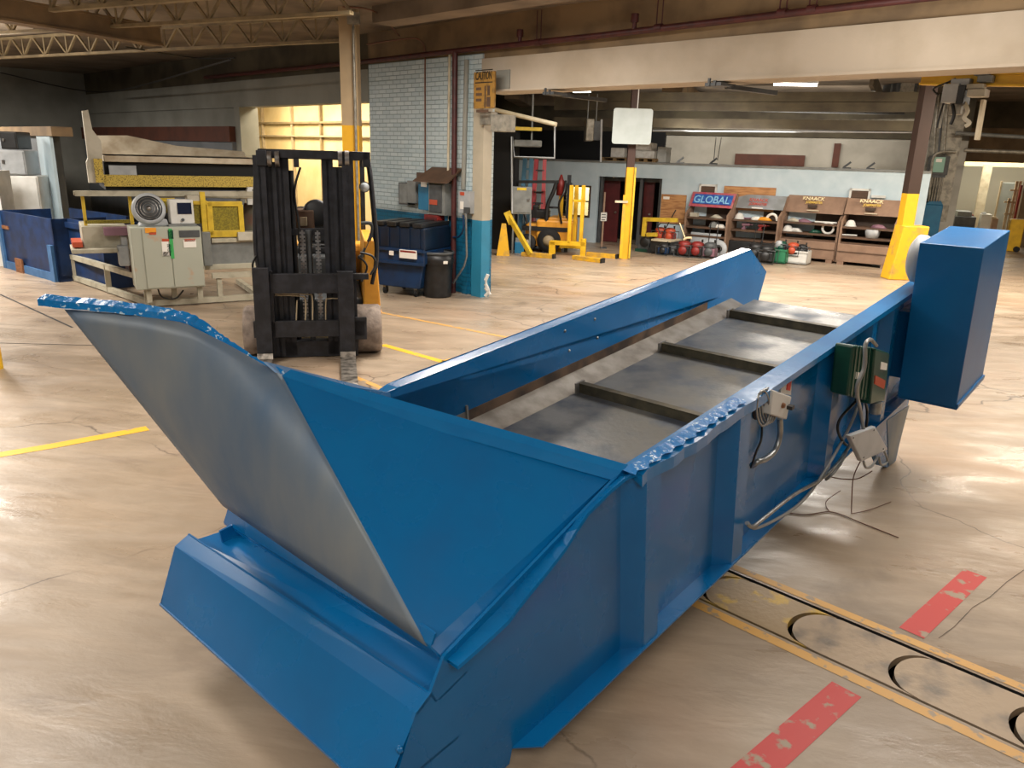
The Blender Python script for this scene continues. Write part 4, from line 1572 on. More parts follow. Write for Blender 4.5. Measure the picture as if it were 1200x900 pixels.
# yellow safety gate and conveyor bed to the right of the cabinet
mp_('filter_box', 'grey', [(238, 272, 248, 312, .1, .5)], .01)
mb = MB()
for (x0, y0, x1, y1) in ((243, 236, 250, 276), (243, 236, 284, 242), (280, 240, 286, 275), (243, 270, 284, 278), (225, 235, 243, 240)):
    FMc.box(mb, x0, y0, x1, y1, .2, .26)
mb.build('safety_gate', 'machine_yellow', mc, bevel=.008, label='yellow framed safety gate with mesh')
for b4 in ((249, 241, 281, 272), (226, 239, 243, 262), (186, 236, 200, 250)):
    mp_('gate_mesh', 'mesh_yellow', [b4 + (.225, .235)])
mp_('gate_post', 'machine_yellow', [(236, 225, 242, 275, .18, .24), (180, 232, 205, 238, .3, .34)])
mp_('conveyor_bed', 'machine_cream', [(248, 279, 306, 284, .2, 1.2), (240, 309, 306, 315, .2, .3), (303, 283, 307, 312, .2, .3)], .006)
mp_('conveyor_side', 'grey', [(248, 284, 303, 310, .24, 1.1)], label='dull grey conveyor side plate')
mp_('clamp', 'offwhite', [(279, 272, 300, 282, .15, .35)], .01)
mp_('clamp', 'offwhite', [(219, 229, 238, 236, .2, .4)], .01)
mb = MB()
mb.add([tuple(FMc.p(283, 262, .5)), tuple(FMc.p(286, 238, .8)), tuple(FMc.p(300, 236, .6)), tuple(FMc.p(310, 250, .6)), tuple(FMc.p(310, 280, .4)), tuple(FMc.p(286, 280, .45)), tuple(FMc.p(297, 262, .35))], [(0, 1, 6), (1, 2, 6), (2, 3, 6), (3, 4, 6), (4, 5, 6), (5, 0, 6)], True)
mb.build('draped_tarp', 'tarp', mc, label='crumpled green and brown tarp')
mp_('upper_plate', 'cream_light', [(288, 214, 312, 218, .45, .6), (294, 226, 312, 235, .55, .7)])
# fan and monitor standing on the cabinet
zt = FMc.q(200, 266, -.28)[1]
X0, _ = FMc.q(177, 258, -.05)
fan = thing('fan_unit', 'round grey fan unit standing on the control cabinet left of the small monitor', 'fan', FMc.o + FMc.x * X0 + FMc.y * -.05 + Vector((0, 0, zt)), FMc.rz)
mb = MB(); mb.prism([(-.18, -.1, 0), (.22, -.1, 0), (.20, -.1, .1), (-.10, -.1, .12)], (0, .24, 0)); mb.build('fan_base', 'grey_light', fan, bevel=.02)
mb = MB(); mb.M = Matrix.Translation((-.02, -.04, .24)) @ Matrix.Rotation(D2R(-18), 4, 'X') @ Matrix.Rotation(D2R(-8), 4, 'Y')
mb.lathe([(.0, .08), (.20, .08), (.225, .04), (.225, -.02), (.20, -.05), (.175, -.05)], (0, 0, 0), 32, 'y'); sh = mb.build('fan_shroud', 'grey_light', fan)
mb = MB(); mb.M = Matrix.Translation((-.02, -.04, .24)) @ Matrix.Rotation(D2R(-18), 4, 'X') @ Matrix.Rotation(D2R(-8), 4, 'Y')
mb.lathe([(0, -.03), (.18, -.03), (.18, .0)], (0, 0, 0), 32, 'y'); mb.build('fan_grille', 'grey_dark', fan)
mb = MB(); mb.M = Matrix.Translation((-.02, -.04, .24)) @ Matrix.Rotation(D2R(-18), 4, 'X') @ Matrix.Rotation(D2R(-8), 4, 'Y')
mb.lathe([(0, -.06), (.03, -.055), (.04, -.03)], (0, 0, 0), 16, 'y')
for r in (.07, .11, .15):
    mb.lathe([(r, -.036), (r + .006, -.04), (r + .01, -.03)], (0, 0, 0), 32, 'y')
mb.build('fan_hub', 'steel', fan)
X0, _ = FMc.q(214, 258, -.15)
mon = thing('control_monitor', 'small boxy white monitor with a dark square screen on top of the control cabinet', 'monitor', FMc.o + FMc.x * X0 + FMc.y * -.15 + Vector((0, 0, zt)), FMc.rz)
mb = MB(); mb.box(-.16, .16, -.02, .24, .03, .37); mb.build('housing', 'white', mon, bevel=.012)
mb = MB(); mb.box(-.20, .18, -.06, .24, 0, .03); mb.build('stand', 'grey', mon)
mb = MB(); mb.box(-.06, .13, -.028, -.02, .17, .33); mb.build('screen', 'screen', mon)
mb = MB(); mb.cyl((0, -.02, .09), (0, -.045, .09), .022); mb.build('knob', 'grey_dark', mon)

# ================================================================== LEFT BACK: blue skip, cabinets
g = G(70, 331)
FB = Fr(g, D2R(-38))
sk = thing('scrap_skip', 'dark blue open scrap skip on the floor below the white cabinets at far left', 'skip', FB.o, FB.rz)
xa, xb, z0, z1 = FB.rect(4, 257, 72, 330)
zt = FB.q(60, 257)[1]
mb = MB()
mb.box(xa, 0, 0, .05, .0, zt); mb.box(xa, xa + .05, 0, .9, 0, zt); mb.box(-.05, 0, 0, .9, 0, zt); mb.box(xa, 0, 1.25, 1.3, 0, zt); mb.box(xa, 0, 0, .9, .04, .1)
mb.build('skip_body', 'bin_blue', sk)
mb = MB(); mb.box(-.02, 1.2, .25, .3, 0, zt); mb.box(1.15, 1.2, .3, 1.2, 0, zt); mb.box(-.02, 1.2, .2, .25, zt - .14, zt - .05); mb.build('skip_wing', 'bin_blue', sk)
mb = MB(); mb.box(xa, xa + .12, -.04, 0, .0, zt); mb.box(-.2, -.05, -.05, 0, 0, .62); mb.box(xa, -.1, -.03, 0, .0, .14); mb.build('skip_frame', 'bin_blue_light', sk)
mb = MB(); mb.box(xa + .65, xa + .95, -.06, -.03, .0, .25); mb.box(xa + .15, xa + .45, -.02, 0, zt - .32, zt - .26); mb.build('scrap_cardboard', 'wood', sk)
g = G(24, 304)
FC = Fr(g, D2R(8))
def cabinet(label, px, m, base_d=0.0):
    x0, y0, x1, y1 = px
    xa, xb, z0, z1 = FC.rect(x0, y0, x1, y1, base_d)
    loc = FC.o + FC.x * ((xa + xb) / 2) + FC.y * base_d
    r = thing('storage_cabinet', label, 'cabinet', (loc.x, loc.y, z0), FC.rz)
    wd, ht = (xb - xa), z1 - z0
    mb = MB(); mb.box(-wd / 2, wd / 2, 0, .6, 0, ht); mb.build('cabinet_body', m, r, bevel=.02)
    mb = MB(); mb.box(-wd / 2 + .02, wd / 2 - .02, -.02, 0, .02, ht - .02); d = mb.build('cabinet_door', m, r, bevel=.01)
    mb = MB(); mb.box(-wd / 2 + .06, -wd / 2 + .1, -.05, -.02, ht * .45, ht * .6); mb.build('door_handle', 'steel', d)
    return r
cabinet('tall off-white cabinet behind the blue skip at far left', (3, 206, 51, 312), 'white')
cabinet('pale grey box cabinet stacked on the off-white cabinet at far left', (0, 176, 30, 205), 'grey_light')
cabinet('black box with a white mark, on top of the grey cabinet at far left', (0, 154, 20, 175), 'black')
FC2 = Fr(G(-6, 312), D2R(8))
mb = MB(); FC2.box(mb, -30, 200, 2, 285, 0, .5, zmin=0); o = mb.build('white_locker', 'white'); o.location = FC2.o; o.rotation_euler = (0, 0, FC2.rz)
tag(o, 'bright white locker cut off by the left picture edge', 'locker')
mb = MB(); q0 = G(1, 400); mb.lathe([(.07, 0), (.07, .72), (.05, .78), (0, .79)], (0, 0, 0), 20); o = mb.build('yellow_bollard', 'yellow'); o.location = G(-5, 432); tag(o, 'yellow round-topped bollard cut by the left picture edge', 'bollard')

# ================================================================== BRICK CORNER GROUP
FK = Fr(G(467, 347), RZB * .55)
dm = thing('wheeled_dumpster', 'navy blue wheeled dumpster with black lid and white label, against the brick wall', 'dumpster', FK.o, FK.rz)
xa, xb, z0, z1 = FK.rect(438, 292, 497, 340)
zr, zm, zlid = FK.q(467, 292)[1], FK.q(467, 308)[1], FK.q(467, 262)[1]
mb = MB()
mb.prism([(xa, 0, zm), (xb, 0, zm), (xb, 0, zr), (xa, 0, zr)], (0, .9, 0))
mb.xz([(xa + .06, .14), (xb - .12, .14), (xb - .04, zm), (xa + .0, zm)], .05, .8)
mb.build('bin_body', 'navy', dm, bevel=.02)
mb = MB(); mb.box(xa - .02, xb + .02, -.04, .0, zm - .02, zm + .03); mb.box(xa - .02, xb + .02, -.04, .0, zr - .03, zr + .02); mb.build('rim_channel', 'navy', dm, bevel=.006)
mb = MB(); mb.box(xa, xb, .02, .88, zr, zlid - .05); lid0 = mb.build('bin_top', 'navy_dark', dm, bevel=.02)
n_ = 4
for i in range(n_):
    w_ = (xb - xa) / n_
    mb = MB(); mb.box(xa + w_ * i + .03, xa + w_ * (i + 1) - .03, -.01, .9, zlid - .05, zlid + .02); mb.build('lid_panel', 'black', dm, bevel=.015)
for i in range(5):
    X = xa + (xb - xa) * (i + .5) / 5
    mb = MB(); mb.box(X - .02, X + .02, .0, .03, zr + .02, zlid - .07); mb.build('rib', 'navy_dark', dm)
mb = MB(); FK.box(mb, 468, 293, 488, 303, -.05, -.03); lb = mb.build('warning_label', 'label_white', dm, label='white label with a red header')
mb = MB(); FK.box(mb, 469, 294, 487, 296, -.053, -.05); mb.build('label_header', 'red', lb)
mb = MB(); FK.box(mb, 456, 294, 461, 299, -.05, -.04); mb.build('sticker', 'label_white', dm)
for x in (xa + .15, xb - .22):
    for y in (.12, .7):
        mb = MB(); mb.cyl((x - .02, y, .06), (x + .02, y, .06), .06, n=16); cw = mb.build('caster', 'rubber_dark', dm)
        mb = MB(); mb.box(x - .03, x + .03, y - .03, y + .03, .06, .15); mb.build('caster_fork', 'steel', cw)
# trash can
FT = Fr(G(511, 350), 0)
xa, xb, z0, z1 = FT.rect(490, 296, 531, 350)
r = (xb - xa) / 2 * .97
tc = thing('trash_can', 'round black plastic trash can with a grey rim, beside the dumpster', 'trash can', FT.o + Vector(((xa + xb) / 2, .25, 0)))
h = z1
mb = MB(); mb.lathe([(0, 0), (r * .82, 0), (r * .84, .03), (r * .90, h * .5), (r * .92, h * .72), (r * .97, h * .73), (r * .98, h * .94), (r * .9, h * .94), (r * .8, .05), (0, .05)], (0, 0, 0), 36); mb.build('can_body', 'black', tc)
mb = MB(); mb.lathe([(r * .95, h * .93), (r * 1.03, h * .95), (r * 1.03, h), (r * .95, h)], (0, 0, 0), 36); mb.build('can_rim', 'grey_dark', tc)
mb = MB(); mb.box(r * .42, r * .70, -r * .86, -r * .8, h * .76, h * .82); mb.build('sticker', 'label_white', tc, label='small white sticker')
for s in (-1, 1):
    mb = MB(); mb.box(s * r * .9 - .03, s * r * .9 + .03, -.06, .06, h * .78, h * .84); mb.build('can_handle', 'black', tc)

FW_ = Fr(B(-9.75, TW), RZB)      # frame on the brick face


def onbrick(name, label, cat, parts, pix, d=-.14):
    xs = [p[2] for p in parts]
    cx = sum((p[2] + p[4]) / 2 for p in parts) / len(parts)
    r = None
    x0, y0, x1, y1 = pix
    X, Z = FW_.q((x0 + x1) / 2, y1, d)
    loc = FW_.o + FW_.x * X + Vector((0, 0, Z)) + FW_.y * 0
    r = thing(name, label, cat, loc, FW_.rz)
    for (pn, m, a, b_, c, e, d0, d1) in parts:
        xa, xb, z0, z1 = FW_.rect(a, b_, c, e, d0)
        mb = MB(); mb.box(xa - X, xb - X, d0, d1, z0 - Z, z1 - Z)
        mb.build(pn, m, r, bevel=.006)
    return r


onbrick('safety_switch', 'pair of small weathered grey switch boxes left of the wooden hood', 'switch box', [('box_body', 'grey_dark', 467, 214, 478, 240, -.14, .02), ('box_body', 'grey', 477, 212, 487, 238, -.16, .02), ('cover_door', 'grey', 468, 215, 477, 238, -.155, -.14)], (467, 212, 487, 240))
onbrick('breaker_box', 'grey breaker box with an orange sticker below the wooden hood', 'electrical box', [('box_body', 'grey', 502, 214, 521, 252, -.2, .02), ('cover_door', 'grey_dark', 503, 216, 517, 249, -.215, -.2), ('orange_sticker', 'red_orange', 503, 234, 512, 240, -.222, -.215), ('small_box', 'teal', 490, 216, 502, 246, -.14, .02), ('sticker', 'label_white', 493, 213, 500, 219, -.15, -.14)], (490, 214, 521, 252))
hd = onbrick('wooden_hood', 'dusty brown slanted hood above the breaker boxes', 'hood', [('hood_back', 'tan_box_dark', 488, 203, 526, 214, -.02, .02)], (488, 202, 527, 215))
xa, xb, z0, z1 = FW_.rect(486, 202, 527, 214, -.3)
X, Z = FW_.q((488 + 527) / 2, 215, -.14)
mb = MB(); mb.prism([(xa - X + .1, .0, z1 - Z + .06), (xb - X - .03, .0, z1 - Z + .06), (xb - X, -.34, z0 - Z), (xa - X, -.34, z0 - Z)], (0, 0, .02)); mb.build('hood_top', 'tan_box_dark', hd)
onbrick('red_cabinet', 'narrow red cabinet under the breaker box behind the trash can', 'cabinet', [('box_body', 'red', 497, 252, 513, 300, -.22, .02), ('cover_door', 'door_red', 499, 255, 511, 296, -.235, -.22), ('label_plate', 'label_white', 502, 274, 505, 284, -.24, -.235)], (497, 252, 513, 300))
onbrick('safety_switch', 'grey lever switch with a red plate right of the red riser pipe', 'switch box', [('box_body', 'grey_light', 537, 224, 550, 250, -.16, .02), ('red_plate', 'red_orange', 539, 225, 544, 229, -.165, -.16), ('sticker', 'label_white', 539, 236, 543, 245, -.168, -.16), ('switch_lever', 'grey_dark', 543, 243, 549, 250, -.2, -.16)], (537, 224, 550, 250))
# pipes on the brick
def pipe(name, label, pts, r, m, cat='pipe', smooth=False):
    mb = MB(); mb.tube(pts, r, 10, smooth)
    lo = min(pts, key=lambda p: p[2])
    o = mb.build(name, m, loc=lo)
    return tag(o, label, cat)


def WP(px, py, d):
    return FW_.o + FW_.x * FW_.q(px, py, d)[0] + FW_.y * d + Vector((0, 0, FW_.q(px, py, d)[1]))


p_ = WP(531, 346, -.12); p_.z = 0
pt = WP(531, 60, -.12)
pipe('riser_pipe', 'dark red vertical pipe in front of the white brick wall', [(p_.x, p_.y, 0), (p_.x, p_.y, pt.z)], .045, 'maroon_pipe')
pipe('header_pipe', 'long dark red sprinkler pipe running under the ceiling edge above the big beam', [WP(240, 91, -.12), WP(430, 72, -.12), WP(531, 60, -.12), WP(700, 42, -.12), WP(1050, 1, -.12), WP(1200, -16, -.12)], .04, 'maroon_pipe')
for i, x in enumerate((609, 743)):
    y = 58 - (x - 560) * .12
    a = WP(x, y, -.12)
    mb = MB(); mb.tube([a, a + Vector((0, 0, .14))], .03, 8, False); mb.tube([a + Vector((.0, 0, .1)), a + Vector((0, 0, .2))], .05, 8, False)
    o = mb.build('sprinkler_head', 'maroon_pipe', loc=a)
    tag(o, ('sprinkler fitting on the red pipe nearest the brick corner', 'sprinkler fitting on the red pipe above the white board')[i], 'sprinkler', 'sprinkler fittings on the red pipe')
for i, x in enumerate((631, 772, 952, 917)):
    y = 58 - (x - 560) * .12
    a = WP(x, y, -.12)
    mb = MB()
    for s in (-.04, .04):
        p = a + FW_.x * s
        mb.tube([p, p + Vector((0, 0, .42))], .008, 6, False)
    mb.tube([a + FW_.x * -.05, a + FW_.x * .05], .05, 8, False)
    o = mb.build('pipe_hanger', 'maroon_pipe', loc=a)
    tag(o, ('twin-rod pipe hanger nearest the yellow caution sign', 'twin-rod pipe hanger above the white board', 'rightmost of the twin-rod pipe hangers on the red pipe', 'twin-rod pipe hanger, second from the right')[i], 'pipe hanger', 'pipe hangers on the red pipe')
pipe('white_conduit', 'pale conduit beside the red riser pipe', [WP(527, 60, -.05), WP(524, 290, -.05)], .022, 'cream_light', 'conduit')
pipe('white_conduit', 'pale thick pipe on the brick wall near its right end', [WP(547, 70, -.06), WP(543, 222, -.06)], .04, 'wall_grey', 'conduit')
pipe('flex_conduit', 'grey conduit bending down from the lever switch to the floor', [WP(546, 250, -.2), WP(547, 300, -.2), WP(544, 312, -.2), WP(531, 332, -.2)], .018, 'galv', 'conduit')
pipe('flex_conduit', 'blue hose looping from the lever switch to the riser pipe', [WP(543, 252, -.16), WP(543, 268, -.16), WP(538, 277, -.16), WP(531, 278, -.16)], .016, 'navy', 'hose', True)
pipe('blue_pipe', 'left of two blue painted pipes below the breaker box', [WP(517, 252, -.08), WP(516, 300, -.08)], .03, 'teal')
pipe('blue_pipe', 'right of two blue painted pipes, with white paint drips', [WP(523, 252, -.08), WP(522, 300, -.08)], .03, 'teal')
mb = MB(); p0_ = B(-9.22, TW - .02)
mb.tube([p0_ + Vector((0, 0, .03)), p0_ + Vector((.05, 0, .12)), p0_ + Vector((.0, 0, .24))], .03, 8); mb.tube([p0_ + Vector((.08, 0, .06)), p0_ + Vector((.0, .0, .18))], .028, 8); mb.tube([p0_ + Vector((0, 0, .3)), p0_ + Vector((.04, 0, .40))], .03, 8); mb.tube([p0_ + Vector((.02, 0, .2)), p0_ + Vector((.0, 0, .34))], .02, 8)
o = mb.build('foam_scrap', 'white', loc=B(-9.22, TW - .02)); tag(o, 'clump of white torn wrap at the foot of the blue pier', 'scrap')
# caution sign
cs = onbrick('caution_sign', 'weathered yellow CAUTION sign on top of the brick pier', 'sign', [('sign_plate', 'sign_yellow', 555, 84, 579, 127, -.30, -.26)], (555, 84, 579, 127), -.3)
X, Z = FW_.q(567, 127, -.3)
cxp, czp = FW_.q(567, 89, -.3)
xa, xb, z0, z1 = FW_.rect(557, 84, 577, 127, -.3)
wS = xb - xa
text_mesh('sign_text', 'CAUTION', .16, wS * .92, 'letter_black', cs, (cxp - X, -.305, czp - Z), (PI / 2, 0, 0))
mb = MB(); mb.box(xa - X, xb - X, -.303, -.30, czp - Z - .10, czp - Z - .085); mb.box(xa - X, xb - X, -.303, -.30, czp - Z + .075, czp - Z + .09); mb.build('sign_rule', 'letter_black', cs)
mb = MB()
for i, (a, b_, c, e) in enumerate(((.05, .35, .30, .34), (.05, .4, .22, .26), (.05, .38, .14, .18), (.55, .62, .05, .36), (.68, .9, .06, .2), (.08, .8, -.02, .02), (.72, .86, .22, .36))):
    mb.box(xa - X + wS * a, xa - X + wS * b_, -.303, -.30, czp - Z - .5 + c, czp - Z - .5 + e)
mb.build('sign_marks', 'tan_box_dark', cs)
onbrick('junction_box', 'rusty grey box cluster below the caution sign', 'electrical box', [('box_body', 'conduit', 575, 134, 588, 154, -.3, .0), ('box_body', 'conduit', 562, 131, 575, 146, -.15, .0)], (562, 131, 588, 154))
onbrick('grey_panel', 'flat grey panel on the big beam beside the caution sign', 'panel', [('panel_plate', 'wall_grey', 581, 82, 597, 105, -.02, .0)], (581, 82, 597, 105))
# ================================================================== MID: white board, rails over the black partition
P2 = Fr(G(731, 303), 0)
xa, xb, z0, z1 = P2.rect(718, 127, 764, 169, -.3)
wb = thing('blank_board', 'blank white rounded board hanging in front of the brown post', 'sign board', P2.o + Vector(((xa + xb) / 2, -.3, z0)))
mb = MB()
hw, ht, rr = (xb - xa) / 2, z1 - z0, .06
pl = []
for (cx, cz_, a0) in ((hw - rr, rr, -90), (hw - rr, ht - rr, 0), (-hw + rr, ht - rr, 90), (-hw + rr, rr, 180)):
    for k in range(5):
        t = D2R(a0 + 22.5 * k)
        pl.append((cx + rr * math.cos(t), cz_ + rr * math.sin(t)))
mb.xz(pl, -.01, .01); mb.build('board', 'white_board', wb)
mb = MB(); mb.tube([(.09, .02, ht), (.09, .02, 4.3 - z0)], .012, 6, False); mb.tube([(.0, .17, ht * .5), (.0, .0, ht * .5)], .03, 8, False); mb.build('hanger_rod', 'white', wb)

FX = Fr(G(600, 300), D2R(-23))
# bridge of light steel angles left of the post
pipe('strut_rail', 'pale steel rail sloping back from the caution sign over the dark bay', [FX.o + FX.x * FX.q(x, y, 0)[0] + Vector((0, 0, FX.q(x, y, 0)[1])) for x, y in ((577, 128), (652, 146))], .05, 'cream_light', 'rail')
pipe('strut_rail', 'long grey pipe running under the far ceiling to the right, upper of the three', [FX.o + FX.x * FX.q(x, y, 3.2)[0] + FX.y * 3.2 + Vector((0, 0, FX.q(x, y, 3.2)[1])) for x, y in ((650, 146), (1078, 141))], .045, 'conduit', 'pipe')
pipe('strut_rail', 'long thin pale pipe under the far ceiling, lowest of the three', [FX.o + FX.x * FX.q(x, y, 3)[0] + FX.y * 3 + Vector((0, 0, FX.q(x, y, 3)[1])) for x, y in ((765, 153), (1078, 155))], .022, 'grey_light', 'pipe')
pipe('strut_rail', 'grey pipe just below the great beam on the far side', [FX.o + FX.x * FX.q(x, y, 3.4)[0] + FX.y * 3.4 + Vector((0, 0, FX.q(x, y, 3.4)[1])) for x, y in ((765, 127), (1060, 133))], .03, 'grey_dark', 'pipe')
pipe('drop_pipe', 'thin pale frame pipe hanging over the ladders', [FX.o + FX.x * FX.q(x, y, .2)[0] + FX.y * .2 + Vector((0, 0, FX.q(x, y, .2)[1])) for x, y in ((650, 148), (650, 185), (603, 184), (600, 160), (600, 250))], .022, 'grey_light', 'pipe')
pipe('drop_pipe', 'thin vertical conduit above the office roof left of the pallets', [FX.o + FX.x * FX.q(x, y, 2)[0] + FX.y * 2 + Vector((0, 0, FX.q(x, y, 2)[1])) for x, y in ((705, 140), (704, 190))], .025, 'grey_light', 'pipe')
# ceiling joist braces beyond the beam
for i, ((x0, y0), (x1, y1), wd, m_) in enumerate((((788, 100), (848, 141), .5, 'beam_tan'), ((685, 112), (718, 134), .2, 'ceil'), ((600, 110), (650, 140), .45, 'ceil'), ((846, 138), (862, 128), .1, 'ceil'), ((1022, 92), (1036, 124), .08, 'ceil_dark'))):
    mb = MB()
    a_, b_ = G(x0, y0, 4.1), G(x1, y1, 4.1)
    mb.beam(a_, b_, wd, .3)
    structure(mb.build('trim_%d' % (90 + i), m_))
for i, y in enumerate((118, 126, 133)):
    a_, b_ = G(620, y - 1, 4.15), G(1060, y + 6, 4.15)
    mb = MB(); mb.beam(a_, b_, .25, .35); structure(mb.build('trim_%d' % (96 + i), ('ceil', 'beam_tan', 'ceil_dark')[i]))
for i, (y, zz) in enumerate(((136, 3.95), (149, 3.75), (166, 3.35))):
    a_ = FX.o + FX.x * FX.q(650, y, 3)[0] + FX.y * 3; a_.z = zz - .15
    b_ = FX.o + FX.x * FX.q(1080, y, 3)[0] + FX.y * 3; b_.z = zz - .15
    mb = MB(); mb.beam(a_, b_, .2, .22); structure(mb.build('trim_%d' % (100 + i), 'ceil_dark'))


def fthing(name, label, cat, px, py, rz=0.0, z=None, group=None, d=0.0, base=None):
    """thing standing at the floor point seen at (px, py)"""
    g_ = G(px, py)
    fr_ = Fr(g_, rz)
    r_ = thing(name, label, cat, fr_.o, fr_.rz, group)
    return fr_, r_


def bx(fr_, root_, name, m, *boxes, bevel=0.0, label=None):
    mb = MB()
    for b_ in boxes:
        fr_.box(mb, *b_[:6], **({'zmin': b_[6]} if len(b_) > 6 else {}))
    return mb.build(name, m, root_, bevel=bevel, label=label)


# yellow slender pyramid guard
fr_, r_ = fthing('corner_guard', 'tall narrow yellow pyramid guard at the foot of the black partition', 'guard', 590, 299)
a0, a1 = fr_.q(582, 299)[0], fr_.q(597, 299)[0]
b0, b1 = fr_.q(588, 263)[0], fr_.q(593, 263)[0]
zt = fr_.q(590, 262)[1]
r_.name = 'corner_guard'
mb = MB()
vs_ = [(a0, -.15, 0), (a1, -.15, 0), (a1, .15, 0), (a0, .15, 0), (b0, -.05, zt), (b1, -.05, zt), (b1, .05, zt), (b0, .05, zt)]
mb.add(vs_, [(0, 1, 5, 4), (1, 2, 6, 5), (2, 3, 7, 6), (3, 0, 4, 7), (4, 5, 6, 7), (3, 2, 1, 0)])
mb.build('guard_body', 'yellow_worn', r_)
# grey hanging cabinet
fr_, r_ = fthing('panel_cabinet', 'grey electrical cabinet on thin legs in front of the far forklift', 'electrical cabinet', 612, 298)
bx(fr_, r_, 'cabinet_body', 'grey', (600, 219, 623, 251, 0, .25), bevel=.01)
bx(fr_, r_, 'cabinet_door', 'grey', (601, 221, 622, 249, -.02, 0))
bx(fr_, r_, 'yellow_label', 'machine_yellow', (606, 220, 617, 223, -.025, -.02))
bx(fr_, r_, 'latch', 'steel', (618, 233, 621, 236, -.04, -.02))
bx(fr_, r_, 'leg', 'grey', (600, 251, 602, 298, .1, .14, 0))
bx(fr_, r_, 'leg', 'grey', (620, 251, 622, 298, .1, .14, 0))
# ceiling lamp fitting and air box in the dark bay
fr_, r_ = fthing('suspended_fixture', 'flat grey ceiling unit hanging in the dark bay above the ladders', 'ceiling unit', 617, 296)
r_.location.z = 0
bx(fr_, r_, 'unit_body', 'grey', (602, 164, 635, 172, 0, .8), bevel=.03)
mb = MB(); X_, Z_ = fr_.q(623, 165, .4); mb.box(X_ - .02, X_ + .02, .38, .42, Z_, 4.4); mb.build('hanger_rod', 'grey', r_)
bx(fr_, r_, 'yellow_bar', 'machine_yellow', (603, 149, 635, 153, .2, .25), label='yellow bar')
fr_, r_ = fthing('unit_heater', 'dusty tan unit heater hanging in the dark bay left of the white board', 'heater', 695, 293)
bx(fr_, r_, 'heater_body', 'conduit', (687, 139, 696, 165, 0, .7), bevel=.02)
bx(fr_, r_, 'heater_side', 'grey_dark', (696, 142, 704, 164, .05, .65))
bx(fr_, r_, 'hanger_rod', 'grey', (689, 110, 690, 139, .2, .22), (699, 110, 700, 142, .2, .22))
fr_, r_ = fthing('unit_heater', 'large dark unit heater under the far ceiling left of the yellow crane rail', 'heater', 1062, 300)
bx(fr_, r_, 'heater_body', 'grey_dark', (1050, 86, 1075, 124, 0, .8), bevel=.02)
bx(fr_, r_, 'heater_hood', 'conduit', (1054, 95, 1070, 128, -.04, 0), (1050, 122, 1076, 130, -.1, .7))
bx(fr_, r_, 'hanger_rod', 'grey', (1046, 60, 1048, 120, .2, .22), (1079, 60, 1081, 120, .2, .22))

# ladders leaning by the office wall
def ladder(label, x0, x1, yt, yb, m, n=8, d=0.0, gx=None):
    fr_, r_ = fthing('step_ladder', label, 'ladder', gx or (x0 + x1) / 2, yb, D2R(-8))
    xa, xb = fr_.q(x0, yb)[0], fr_.q(x1, yb)[0]
    zt = fr_.q((x0 + x1) / 2, yt)[1]
    for s, X in ((0, xa), (1, xb)):
        c = (xa + xb) / 2
        mb = MB(); mb.beam((X, 0, 0), (c + (X - c) * .72, .45, zt), .10, .09); mb.build('side_rail', m, r_)
        mb = MB(); mb.beam((X, 1.0, 0), (c + (X - c) * .72, .5, zt - .05), .03, .05); mb.build('rear_leg', m, r_)
    for k in range(1, n):
        t = k / n
        c = (xa + xb) / 2
        hw = (xb - xa) / 2 * (1 - .28 * t)
        mb = MB(); mb.box(c - hw, c + hw, .45 * t - .05, .45 * t + .05, zt * t - .025, zt * t + .025); mb.build('step', 'grey_dark' if m == 'pink_red' else m, r_)
    return r_


ladder('faded red step ladder standing behind the far forklift', 621, 634, 187, 289, 'pink_red')
ladder('pale blue step ladder left of the red one', 608, 618, 185, 289, 'ladder_blue')
# far forklift
fr_, r_ = fthing('forklift', 'small far forklift with orange-yellow body and black roof guard, beside the yellow upright rack', 'forklift', 640, 296, D2R(-10))
bx(fr_, r_, 'chassis', 'fl_yellow', (628, 258, 672, 290, 0, 1.0), (615, 262, 640, 288, .1, .9), bevel=.05)
bx(fr_, r_, 'hood', 'fl_yellow', (642, 255, 664, 268, .1, .9), bevel=.04)
bx(fr_, r_, 'floor_plate', 'black', (612, 266, 668, 271, -.02, .95))
bx(fr_, r_, 'seat', 'black', (622, 246, 642, 256, .25, .75), (624, 240, 630, 254, .25, .75), bevel=.03)
for x in (611, 668):
    pass
mb = MB()
for d in (.05, .9):
    mb.tube([fr_.p(640, 262, d), fr_.p(642, 240, d), fr_.p(648, 226, d), fr_.p(652, 214, d)], .05, 8)
    mb.tube([fr_.p(618, 262, d), fr_.p(612, 240, d), fr_.p(612, 218, d)], .03, 8)
    mb.beam(fr_.p(608, 213, d), fr_.p(655, 213, d), .07, .07)
for i in range(7):
    mb.beam(fr_.p(610 + i * 7, 213, .05), fr_.p(610 + i * 7, 213, .9), .04, .03)
mb.build('overhead_guard', 'black', r_)
for (x, y, rr) in ((643, 287, .30), (617, 290, .22)):
    X, Z = fr_.q(x, y)
    for d in (-.05, .8):
        mb = MB(); mb.lathe([(rr * .5, d), (rr, d + .01), (rr, d + .22), (rr * .5, d + .23)], (X, 0, rr), 24, 'y'); t_ = mb.build('tire', 'rubber_dark', r_)
        mb = MB(); mb.lathe([(0, d + .02), (rr * .5, d + .02), (rr * .5, d + .2), (0, d + .2)], (X, 0, rr), 16, 'y'); mb.build('wheel_hub', 'cream', t_)
bx(fr_, r_, 'mast', 'mast', (663, 205, 667, 292, .15, .25, .02), (663, 205, 667, 292, .75, .85, .02), (663, 215, 667, 220, .15, .85), (663, 262, 667, 268, .15, .85))
mb = MB(); mb.tube([fr_.p(658, 262, -.02), fr_.p(655, 240, -.1), fr_.p(661, 225, -.05), fr_.p(663, 212, .1)], .03, 6); mb.build('hose', 'cable_black', r_)
X, Z = fr_.q(648, 232, .2)
